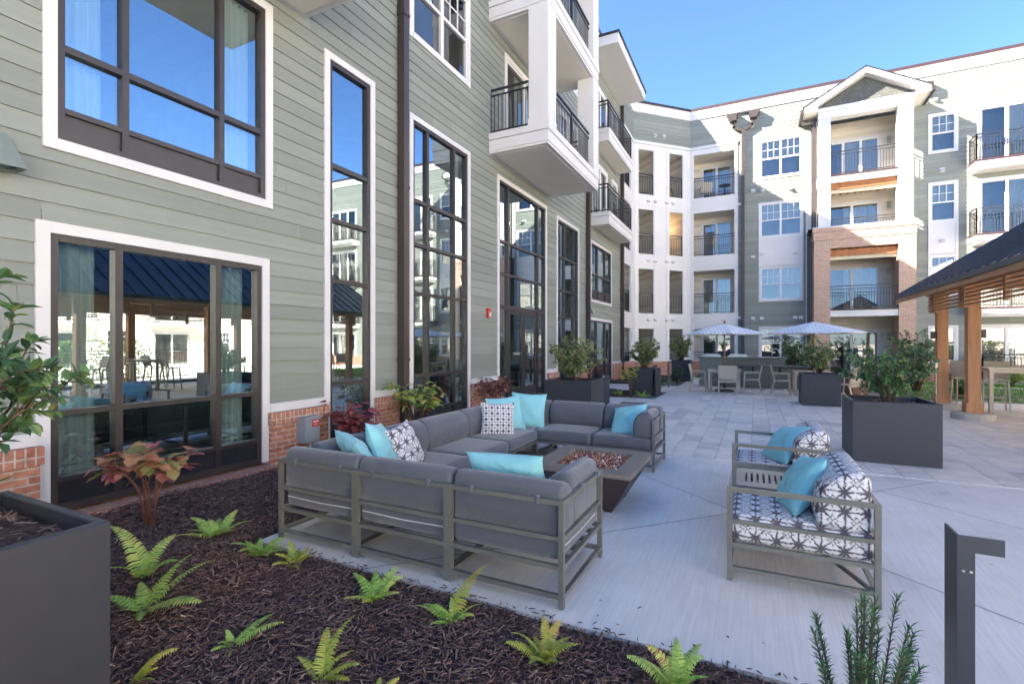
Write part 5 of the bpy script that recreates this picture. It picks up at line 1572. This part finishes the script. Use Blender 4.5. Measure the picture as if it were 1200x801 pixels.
fern('yellow green fern near the front right leg of the sofa', bz(-.93, 2.24), 9, .26, 11, 'leaf_fern_y', up=1.2)
fern('fuller fern at the right end of the mulch bed', bz(-.32, 2.30), 11, .29, 12, up=1.15)
fern('fern tip at the bottom left edge beside the planter', bz(-2.62, 1.27), dirs=[(40, 1.0, .3), (80, .8, .22), (0, .7, .2)], n=3, seed=13, m='leaf_fern_y')
fern('small fern tip at the bottom edge right of the yellow one', bz(-1.45, 1.62), dirs=[(60, 1.1, .2), (120, .9, .16), (0, .7, .18)], n=3, seed=14, m='leaf_fern_y')
for i, (x, y, l) in enumerate(((-3.0, 14.72, 'small lime plant at the foot of the bed planter'), (-4.2, 14.85, 'low lime ground cover plant left of the bed planter'), (-3.75, 14.95, 'low lime ground cover plant between wall and bed planter'))):
    fern(l, (x, y, .02), 10, .36, 30 + i, 'leaf_fern', up=1.0, group='ground cover plants in the far bed')
for i, (x, y, h, l) in enumerate(((-2.95, 16.75, .6, 'round boxwood right of the bed planter'), (-2.8, 20.6, .7, 'round boxwood before the farthest planter'))):
    shrub('boxwood', l, 'shrub', (x, y, 0), h, .32, 18, 'leaf_dark', .04, .022, 16, 7, 40 + i, group='boxwoods in the far beds')

def yew():
    rr = random.Random(21); t = thing('plum_yew', 'upright dark needle leaved shrub at the bottom edge before the lounge chair', 'shrub', (.36, 2.28, 0.0)); st = MB(); lf = MB()
    for i in range(28):
        a = rr.uniform(0, 6.28); k = math.sqrt(rr.random()); h = .78 * (1 - .35 * k * rr.uniform(.4, 1.3)) * rr.uniform(.62, 1)
        e = Vector((math.cos(a) * .21 * k, math.sin(a) * .21 * k, h)); m = Vector((e.x * .62, e.y * .62, h * .45))
        b = Vector((rr.uniform(-.04, .04), rr.uniform(-.04, .04), 0))
        P = [b, b.lerp(m, .5), m, m.lerp(e, .5) + Vector((0, 0, .01)), e]
        st.tube(P, [.006, .005, .004, .003, .002], 5)
        nn = 150
        for j in range(nn):
            f = .15 + .85 * j / nn; q = f * 4; i0 = min(3, int(q)); p = P[i0].lerp(P[i0 + 1], q - i0)
            d = (P[i0 + 1] - P[i0]).normalized(); s1 = d.orthogonal().normalized(); s2 = d.cross(s1); an = j * 2.4 + rr.uniform(-.3, .3)
            end = j > nn - 22
            dl = (d * (rr.uniform(.5, .9) if not end else rr.uniform(.6, 1.6)) + s1 * math.cos(an) + s2 * math.sin(an)).normalized()
            Ln = rr.uniform(.026, .044) * (1.15 if end else 1); w = .0027
            sv = dl.cross(d); sv = sv.normalized() * w if sv.length > 1e-5 else s1 * w
            tip = p + dl * Ln - d * (.1 * Ln)
            mid = p + dl * Ln * .5 + d * (.06 * Ln)
            lf.add([p - sv * .5, p + sv * .5, mid + sv, tip, mid - sv], [(0, 1, 2, 4), (4, 2, 3)], min(1, max(0, rr.betavariate(2, 2.5) + (.3 if end else 0))))
    st.build('stems', M['bark'], t, smooth=True, uv=False); lf.build('foliage', M['yew'], t, rnd=True, uv=False)
yew()

# ------------------------------------------------------------------ bollard lights
def bollard(loc, rz, label, h=.95):
    t = thing('bollard_light', label, 'bollard light', loc, rz, group='bollard lights')
    mb = MB(); mb.box(0, .007, .007, .125, -.05, h); mb.box(0, .047, 0, .007, -.05, h - .055); mb.build('post', M['bollard'], t)
    mb = MB(); mb.box(0, .122, 0, .0072, h - .0548, h); hd = mb.build('lamp_head', M['bollard'], t)
    for (x, z) in ((.016, h - .12), (.036, h - .12), (.016, .1), (.036, .1)):
        q = MB(); q.lathe([(.0045, 0), (.0045, .002), (.002, .003)], 8); q.v = [(x + p[0], -p[2], z + p[1]) for p in q.v]; q.build('screw', M['zinc'], t)
    mb = MB(); mb.box(.052, .118, .0075, .03, h - .05, h - .02); mb.build('lens', M['zinc'], hd)
bollard((.616, 2.17, 0), 0, 'tall charcoal flag shaped bollard light at the bottom right corner')
bollard((-2.84, 10.05, 0), R(-90), 'bollard light behind the sofa beside the dark planter', .95)
bollard((-2.81, 15.4, 0), R(0), 'pale bollard light touching the right side of the bed planter', .95)
bollard((-2.86, 18.7, 0), R(20), 'bollard light on the bed edge before the farthest planter', .95)

# ------------------------------------------------------------------ pavilion
def pavilion():
    t = thing('pavilion', 'open cedar pavilion with a dark standing seam metal roof at the right edge', 'pavilion', (6.9, 12.0, 0), world=True)
    xe, ye0, ye1, ze, sl = 3.5, 5.6, 16.93, 2.90, .667
    xr = 6.35; zr = ze + (xr - xe) * sl
    xq = 2 * xr - xe
    for sg in (1, -1):
        X = lambda x: x if sg > 0 else 2 * xr - x
        mb = MB()
        poly = [(X(xe), ye0, ze - .02), (X(xe), ye0, ze + .01), (X(xr), ye0, zr + .01), (X(xr), ye0, zr - .02)]
        mb.prism(poly, (0, ye1 - ye0, 0))
        ny = int((ye1 - ye0) / .41)
        for i in range(ny + 1):
            y = ye0 + .02 + (ye1 - ye0 - .04) * i / ny
            P = [(X(xe + .0), y, ze + .005), (X(xe + .0), y, ze + .045), (X(xr), y, zr + .05), (X(xr), y, zr + .005)]
            mb.prism([(p[0], p[1] - .012, p[2]) for p in P], (0, .024, 0))
        mb.prism([(X(xe - .03), ye0 - .03, ze - .09), (X(xe - .03), ye0 - .03, ze + .01), (X(xe - .004), ye0 - .03, ze + .01), (X(xe - .004), ye0 - .03, ze - .09)], (0, ye1 - ye0 + .06, 0))
        for y in (ye0 - .03, ye1 + .004):
            mb.prism([(X(xe), y, ze - .1), (X(xe), y, ze + .03), (X(xr), y, zr + .03), (X(xr), y, zr - .1)], (0, .026, 0))
        r = mb.build('roof', M['roof_metal'], t, recalc=True)
        mb = MB()
        mb.prism([(X(xe), ye0 + .01, ze - .2), (X(xe), ye0 + .01, ze - .022), (X(xr), ye0 + .01, zr - .022), (X(xr), ye0 + .01, zr - .1)], (0, ye1 - ye0 - .02, 0))
        mb.build('ceiling_boards', M['cedar_h'], r, recalc=True)
    ys = [15.55, 13.62, 9.6, 6.3]
    for side, x in ((0, 4.12), (1, 2 * xr - 4.12)):
        for y in ys:
            w = .105
            p = MB(); p.box(x - w, x + w, y - w, y + w, .15, 2.86); p.box(x - w - .035, x + w + .035, y - w - .035, y + w + .035, .15, .36)
            p.build('post', M['cedar'], t, recalc=True)
            q = MB(); q.lathe([(.36, -.1), (.36, .13), (.34, .15)], 20, (x, y, 0)); q.build('footing', M['pad'], t)
        b = MB(); b.box(x - .1, x + .1, 5.9, 16.4, 2.82, 3.05); b.build('beam', M['cedar_h'], t)
        s = MB(); a0 = x - .16 if side == 0 else x + .16
        dx = .02
        for k in range(6):
            z = 2.40 + k * .078
            for (p, q2) in ((6.1, 9.4), (9.8, 13.42), (13.8, 15.9)):
                s.box(a0 - dx, a0 + dx, p, q2, z, z + .034)
            s.box(a0 - dx, a0 + dx, 13.42, 13.8, z + .0, z + .034)
        for y in (6.15, 7.9, 9.6, 11.6, 13.5, 13.74, 15.42, 15.68): s.box(a0 - .03, a0 + .03, y - .05, y + .05, 2.36, 2.84)
        s.build('slat_screen', M['cedar_h'], t, recalc=True)
    for y in (6.3, 9.6, 13.62, 15.55):
        b = MB(); b.box(4.25, 2 * xr - 4.25, y - .08, y + .08, 2.9, 3.12); b.box(xr - .09, xr + .09, y - .07, y + .07, 3.12, zr - .1)
        b.build('truss', M['cedar_h'], t, recalc=True)
    for (x, y, s) in ((4.12, 15.55, -1), (4.12, 13.62, 1)):
        l = MB(); l.box(x + s * .105, x + s * .205, y - .05, y + .05, 1.72, 1.9); l.build('post_lamp', M['rail'], t)
    l = MB(); l.box(3.95, 3.99, 15.35, 15.42, 1.0, 1.14); l.tube([(3.97, 15.38, 1.0), (3.97, 15.38, .1)], .015, 6); l.build('outlet_box', M['zinc'], t)
pavilion()

# ------------------------------------------------------------------ bar, dining sets, umbrellas
def bar():
    t = thing('outdoor_bar', 'long grey green outdoor bar with dark stone counters and a sink tap', 'bar counter', (.5, 19.9, 0.008), world=True)
    mb = MB()
    x0, x1, y = -1.0, 2.15, 19.75
    mb.box(x0, x1, y, y + .75, .008, .78)
    for i in range(22):
        x = x0 + (x1 - x0) * i / 22; mb.box(x + .004, x + (x1 - x0) / 22 - .004, y - .012, y, .02, .765)
    mb.build('front_panel', M['bar_panel'], t, recalc=True)
    mb = MB(); mb.box(x0 - .9, x0, y + .1, y + .75, .008, 1.06); mb.box(x0, .95, y + .3, y + .75, .78, 1.06); 
    for i in range(14): a = x0 - .9 + 2.8 * i / 14; mb.box(a + .004, a + .196, y + .085 if a < x0 - .1 else y + .288, y + .1 if a < x0 - .1 else y + .3, .82, 1.05)
    mb.build('back_panel', M['bar_panel'], t, recalc=True)
    mb = MB(); mb.box(x0 - .02, x1 + .1, y - .45, y + .28, .782, .825); mb.build('lower_counter', M['stone_top'], t)
    mb = MB(); mb.box(x0 - .98, 1.02, y + .02 if False else y + .16, y + .8, 1.062, 1.10); mb.build('upper_counter', M['stone_top'], t)
    for x in (-.1, .75, 1.7):
        b = MB(); b.box(x, x + .05, y - .4, y - .013, .73, .78); b.box(x, x + .05, y - .06, y - .013, .5, .73); b.build('bracket', M['rail'], t)
    mb = MB()
    P = [(.55, y + .5, 1.1), (.55, y + .5, 1.3)] + [(.55 + .11 - .11 * math.cos(a), y + .5, 1.3 + .11 * math.sin(a)) for a in np.linspace(.3, math.pi, 8)] + [(.77, y + .5, 1.22)]
    mb.tube(P, .022, 8); mb.build('tap', M['zinc'], t, smooth=True)
    for x in (-1.5, -.6):
        g = MB(); g.prism([(x - .35, y + .3, 1.1), (x + .35, y + .3, 1.1), (x + .3, y + .3, 1.2), (x - .22, y + .3, 1.22)], (0, .45, 0)); g.build('grill_cover', M['zinc'], t, recalc=True)
bar()

def dining_chair(loc, rz, label):
    """seat faces local -y"""
    t = thing('dining_chair', label, 'chair', loc, rz, group='sling chairs at the dining tables')
    w = .27
    for s in (-1, 1):
        l = MB(); x = s * w
        l.bar((x, -.24, 0), (x, -.2, .64), .03, .035); l.build('leg', M['alu'], t)
        l = MB(); l.bar((x, .3, 0), (x, .2, .42), .03, .035); l.bar((x, .2, .42), (x, .31, .9), .03, .035); l.build('leg', M['alu'], t)
        l = MB(); l.bar((x, -.23, .645), (x, .27, .655), .04, .025); l.build('armrest', M['alu'], t)
    l = MB(); l.box(-w + .02, w - .02, -.23, .22, .405, .43); l.build('seat', M['sling'], t)
    l = MB(); l.prism([(-w + .02, .2, .45), (w - .02, .2, .45), (w - .02, .305, .9), (-w + .02, .305, .9)], (0, .018, .004)); l.build('backrest', M['sling'], t, recalc=True)
    l = MB(); l.box(-w, w, -.2, -.17, .12, .15); l.box(-w, w, .19, .22, .36, .39); l.build('stretcher', M['alu'], t)
    return t

def dining_table(loc, label, s=1.0):
    t = thing('dining_table', label, 'table', loc, group='square dining tables')
    a = s / 2
    l = MB(); l.box(-a, a, -a, a, .71, .74); l.build('table_top', M['alu'], t)
    l = MB(); l.box(-a + .02, a - .02, -a + .02, -a + .045, .64, .71); l.box(-a + .02, a - .02, a - .045, a - .02, .64, .71); l.box(-a + .02, -a + .045, -a + .045, a - .045, .64, .71); l.box(a - .045, a - .02, -a + .045, a - .045, .64, .71); l.build('apron', M['alu'], t)
    for sx in (-1, 1):
        for sy in (-1, 1):
            l = MB(); l.box(sx * (a - .06) - .03, sx * (a - .06) + .03, sy * (a - .06) - .03, sy * (a - .06) + .03, 0, .71); l.build('leg', M['alu'], t)
    return t

def umbrella(loc, label, rz=0.2, r=1.28, z0=1.92, z1=2.25):
    t = thing('patio_umbrella', label, 'umbrella', loc, rz, group='blue striped patio umbrellas')
    l = MB(); l.lathe([(.3, 0), (.3, .05), (.06, .08), (.03, .3)], 16); l.build('base', M['planter'], t)
    l = MB(); l.tube([(0, 0, .05), (0, 0, z1 + .02)], .022, 8); l.build('pole', M['wood_pole'], t, smooth=True)
    l = MB(); l.lathe([(.03, z1 + .01), (.045, z1 + .06), (.03, z1 + .11), (.01, z1 + .13)], 10); l.build('finial', M['wood_pole'], t, smooth=True)
    c = MB(); n = 8; V = [(0, 0, z1)]; F = []
    R1 = 6
    for i in range(n * 4):
        a = 2 * math.pi * i / (n * 4); f = abs((i % 4) / 4 * 2 - 1) if i % 4 else 1
        rim = math.cos(math.pi / n) / math.cos(((i % 4) / 4 - .5) * 2 * math.pi / n) if True else 1
        for k in range(1, R1 + 1):
            q = k / R1; rr_ = r * q * rim
            V.append((math.cos(a) * rr_, math.sin(a) * rr_, z1 - (z1 - z0) * (q ** 1.12) - (.015 * math.sin(math.pi * (i % 4) / 4) * q)))
    m = n * 4
    for i in range(m):
        j = (i + 1) % m; F.append((0, 1 + i * R1, 1 + j * R1))
        for k in range(R1 - 1): F.append((1 + i * R1 + k, 1 + i * R1 + k + 1, 1 + j * R1 + k + 1, 1 + j * R1 + k))
    # short valance
    o = len(V)
    for i in range(m):
        p = V[1 + i * R1 + R1 - 1]; V.append((p[0], p[1], p[2] - .022))
    for i in range(m):
        j = (i + 1) % m; F.append((1 + i * R1 + R1 - 1, o + i, o + j, 1 + j * R1 + R1 - 1))
    c.add(V, F); ca = c.build('canopy', M['canopy'], t)
    for i in range(n):
        a = 2 * math.pi * i / n + math.pi / n * 0
        s = MB(); s.bar((0.02 * math.cos(a), .02 * math.sin(a), z1 - .03), (r * .97 * math.cos(a), r * .97 * math.sin(a), z0 - .01), .016); s.build('rib', M['wood_pole'], t)
    return t
dining_table((-.92, 17.85, .008), 'square dining table under the left umbrella')
umbrella((-.92, 17.85, .008), 'blue striped patio umbrella over the left dining table')
dining_chair((-.78, 17.2, .008), R(180), 'sling dining chair seen from behind at the left table')
dining_chair((-1.72, 17.85, .008), R(90), 'sling dining chair on the left side of the left table')
dining_chair((-.1, 17.85, .008), R(-90), 'sling dining chair on the right side of the left table')
dining_table((1.55, 17.75, .008), 'square dining table mostly hidden behind the bar side planter')
umbrella((1.58, 17.3, .008), 'blue striped patio umbrella standing behind the planter', .5, 1.32)
dining_chair((.75, 17.75, .008), R(90), 'sling dining chair between the two umbrellas')
dining_chair((2.35, 16.9, .008), R(-125), 'sling dining chair with a tan back right of the planter')

def bar_stool(loc, rz, label):
    t = thing('bar_stool', label, 'bar stool', loc, rz, group='bar stools in the pavilion'); w = .23
    for s in (-1, 1):
        l = MB(); l.bar((s * w, -.24, 0), (s * (w - .02), -.17, .74), .03, .035); l.build('leg', M['alu'], t)
        l = MB(); l.bar((s * w, .26, 0), (s * (w - .02), .17, .74), .03, .035); l.bar((s * (w - .02), .17, .74), (s * (w - .02), .27, 1.18), .03, .035); l.build('leg', M['alu'], t)
    l = MB(); l.box(-w + .01, w - .01, -.2, .18, .73, .755); l.build('seat', M['sling'], t)
    l = MB(); l.prism([(-w + .02, .19, .79), (w - .02, .19, .79), (w - .02, .275, 1.18), (-w + .02, .275, 1.18)], (0, .016, .004)); l.build('backrest', M['sling'], t, recalc=True)
    l = MB(); l.box(-w, w, -.23, -.2, .28, .31); l.box(-w, w, .2, .23, .2, .23); l.build('footrest', M['alu'], t)
    return t
def bar_table(loc, label):
    t = thing('bar_table', label, 'table', loc)
    l = MB(); l.box(-.85, .85, -.4, .4, 1.02, 1.06); l.build('table_top', M['alu'], t)
    l = MB(); l.box(-.8, .8, -.36, -.33, .95, 1.02); l.box(-.8, .8, .33, .36, .95, 1.02); l.build('apron', M['alu'], t)
    for sx in (-1, 1):
        for sy in (-1, 1):
            l = MB(); l.box(sx * .78 - .035, sx * .78 + .035, sy * .33 - .035, sy * .33 + .035, 0, 1.02); l.build('leg', M['alu'], t)
bar_table((5.45, 14.75, .008), 'tall metal bar table under the pavilion roof')
bar_stool((4.62, 15.7, .008), R(150), 'bar stool with a sling back behind the nearer cedar post')
bar_stool((5.1, 15.55, .008), R(170), 'bar stool with a beige back at the far side of the tall table')
bar_stool((6.0, 15.6, .008), R(180), 'bar stool at the right of the tall table, near the photo edge')

# low brick seat wall and far planting
t = thing('brick_wall', 'low orange brick seat wall right of the bar planter', 'wall', (2.75, 19.6, 0), world=True)
mb = MB(); mb.box(2.62, 3.0, 17.7, 21.2, -.05, .42); mb.build('wall_body', M['brick'], t)
mb = MB(); mb.box(2.59, 3.03, 17.67, 21.23, .421, .5); mb.build('wall_cap', M['brick_soldier'], t)
shrub('laurel_shrub', 'tall bright green shrub behind the bar under the right umbrella', 'shrub', (1.35, 21.6, .0), 2.2, .75, 22, 'leaf_dark', .12, .05, 12, 8, 51, group='shrubs along the right building')
shrub('laurel_shrub', 'dark leafy shrub left of the farther cedar post', 'shrub', (4.9, 21.0, .0), 2.0, .9, 22, 'leaf_dark', .11, .05, 13, 8, 52, group='shrubs along the right building')
shrub('laurel_shrub', 'small round shrub on the lawn edge between the cedar posts', 'shrub', (5.45, 18.9, .0), .7, .5, 16, 'leaf_dark', .07, .035, 13, 7, 53, group='shrubs along the right building')
shrub('laurel_shrub', 'low green shrub at the lawn edge beyond the tall table', 'shrub', (8.7, 25.0, .0), .7, .7, 16, 'leaf_lime', .09, .05, 12, 6, 54, group='shrubs along the right building')
shrub('laurel_shrub', 'low green shrub by the patio railing at the right edge', 'shrub', (10.3, 25.2, .0), .75, .7, 16, 'leaf_lime', .09, .05, 12, 6, 55, group='shrubs along the right building')

def fence():
    t = thing('metal_fence', 'black metal fence beyond the pavilion, seen only as a reflection in the patio window', 'fence', (13.5, 10, 0), world=True)
    railing(t, [(13.5, 1.0, 0), (13.5, 17.0, 0)], h=1.3, gap=.12, name='fence_panel')
fence()
bar_table((7.6, 9.2, .008), 'tall metal table deep in the pavilion, seen only in the window reflection')
for i, (x, y, r) in enumerate(((7.1, 10.1, 180), (8.1, 10.1, 180), (7.1, 8.4, 0), (8.1, 8.4, 0), (6.6, 12.2, 170), (7.5, 12.2, 190))):
    bar_stool((x, y, .008), R(r), 'bar stool deep in the pavilion, seen only in the window reflection')
dining_chair((-2.4, 28.35, FL[3]), R(200), 'small chair on the top corner balcony')
t = thing('balcony_table', 'small round table on the top corner balcony', 'table', (-1.45, 28.4, FL[3]))
mb = MB(); mb.lathe([(.3, .68), (.3, .71)], 16); mb.build('table_top', M['rail'], t)
mb = MB(); mb.lathe([(.18, 0), (.18, .03), (.03, .05), (.03, .68)], 10); mb.build('pedestal', M['rail'], t)
pc = DW.pt(2.42, -.35, FL[3])
t = thing('flower_pot', 'flower pot on the narrow top corner balcony', 'flower pot', tuple(pc))
mb = MB(); mb.lathe([(.11, 0), (.16, .28), (.17, .3), (.15, .3), (.14, .24)], 12); mb.build('pot', M['brick'], t)
rr = random.Random(77); mb = MB()
for k in range(160):
    d = rdir(rr); leaf(mb, (d.x * .14, d.y * .14, .38 + d.z * .16), d, (0, 0, 1), .1, .04, rr.random())
mb.build('foliage', M['leaf_lime'], t, rnd=True, uv=False)

rr = random.Random(91); mb = MB()
for k in range(46):
    x = rr.uniform(-3.4, 4.0); y = rr.choice((rr.uniform(2.68, 3.0), rr.uniform(2.7, 9.5)))
    leaf(mb, (x, y, .012 + .002 * rr.random()), (math.cos(k * 2.4), math.sin(k * 2.4), rr.uniform(-.05, .12)), (rr.uniform(-.2, .2), rr.uniform(-.2, .2), 1), rr.uniform(.018, .045), rr.uniform(.008, .018), rr.random(), droop=-.1)
for k in range(150):
    x = rr.uniform(-3.3, 1.8); y = 2.66 + abs(rr.gauss(0, .03)); a = rr.uniform(0, 6.28); l = rr.uniform(.008, .025)
    d = Vector((math.cos(a), math.sin(a), 0)) * l; p = Vector((-math.sin(a), math.cos(a), 0)) * rr.uniform(.0015, .004); q = Vector((x, y, .006))
    mb.add([q - d - p, q + d - p, q + d + p, q - d + p, q + Vector((0, 0, .005))], [(0, 1, 4), (1, 2, 4), (2, 3, 4), (3, 0, 4)], rr.random() * .5)
tag(mb.build('leaf_litter', leafmat('dry litter', [(0, (.05, .03, .028)), (.5, (.12, .075, .06)), (1, (.34, .2, .08))], rough=.8, trans=0), rnd=True, uv=False), 'stray dry leaves and bark bits on the paving', 'leaf litter', kind='stuff')
def screen_hedge():  # added leaf row hiding the overbright ground mirrored in the patio window
    rr = random.Random(17); t = thing('screen_hedge', 'green leaf screen added beyond the pavilion to block glare in the window reflection', 'screen_hedge', (14.3, 10, 0), world=True)
    mb = MB()
    for k in range(6500):
        x = 14.3 + rr.choice((-1, 1)) * .5 * rr.random() ** .3; y = rr.uniform(.5, 13); z = rr.uniform(.05, 1.75)
        d = rdir(rr); leaf(mb, (x, y, z), d, (0, 0, 1), .16, .08, rr.random())
    mb.build('foliage', M['leaf_dark'], t, rnd=True, uv=False)
screen_hedge()
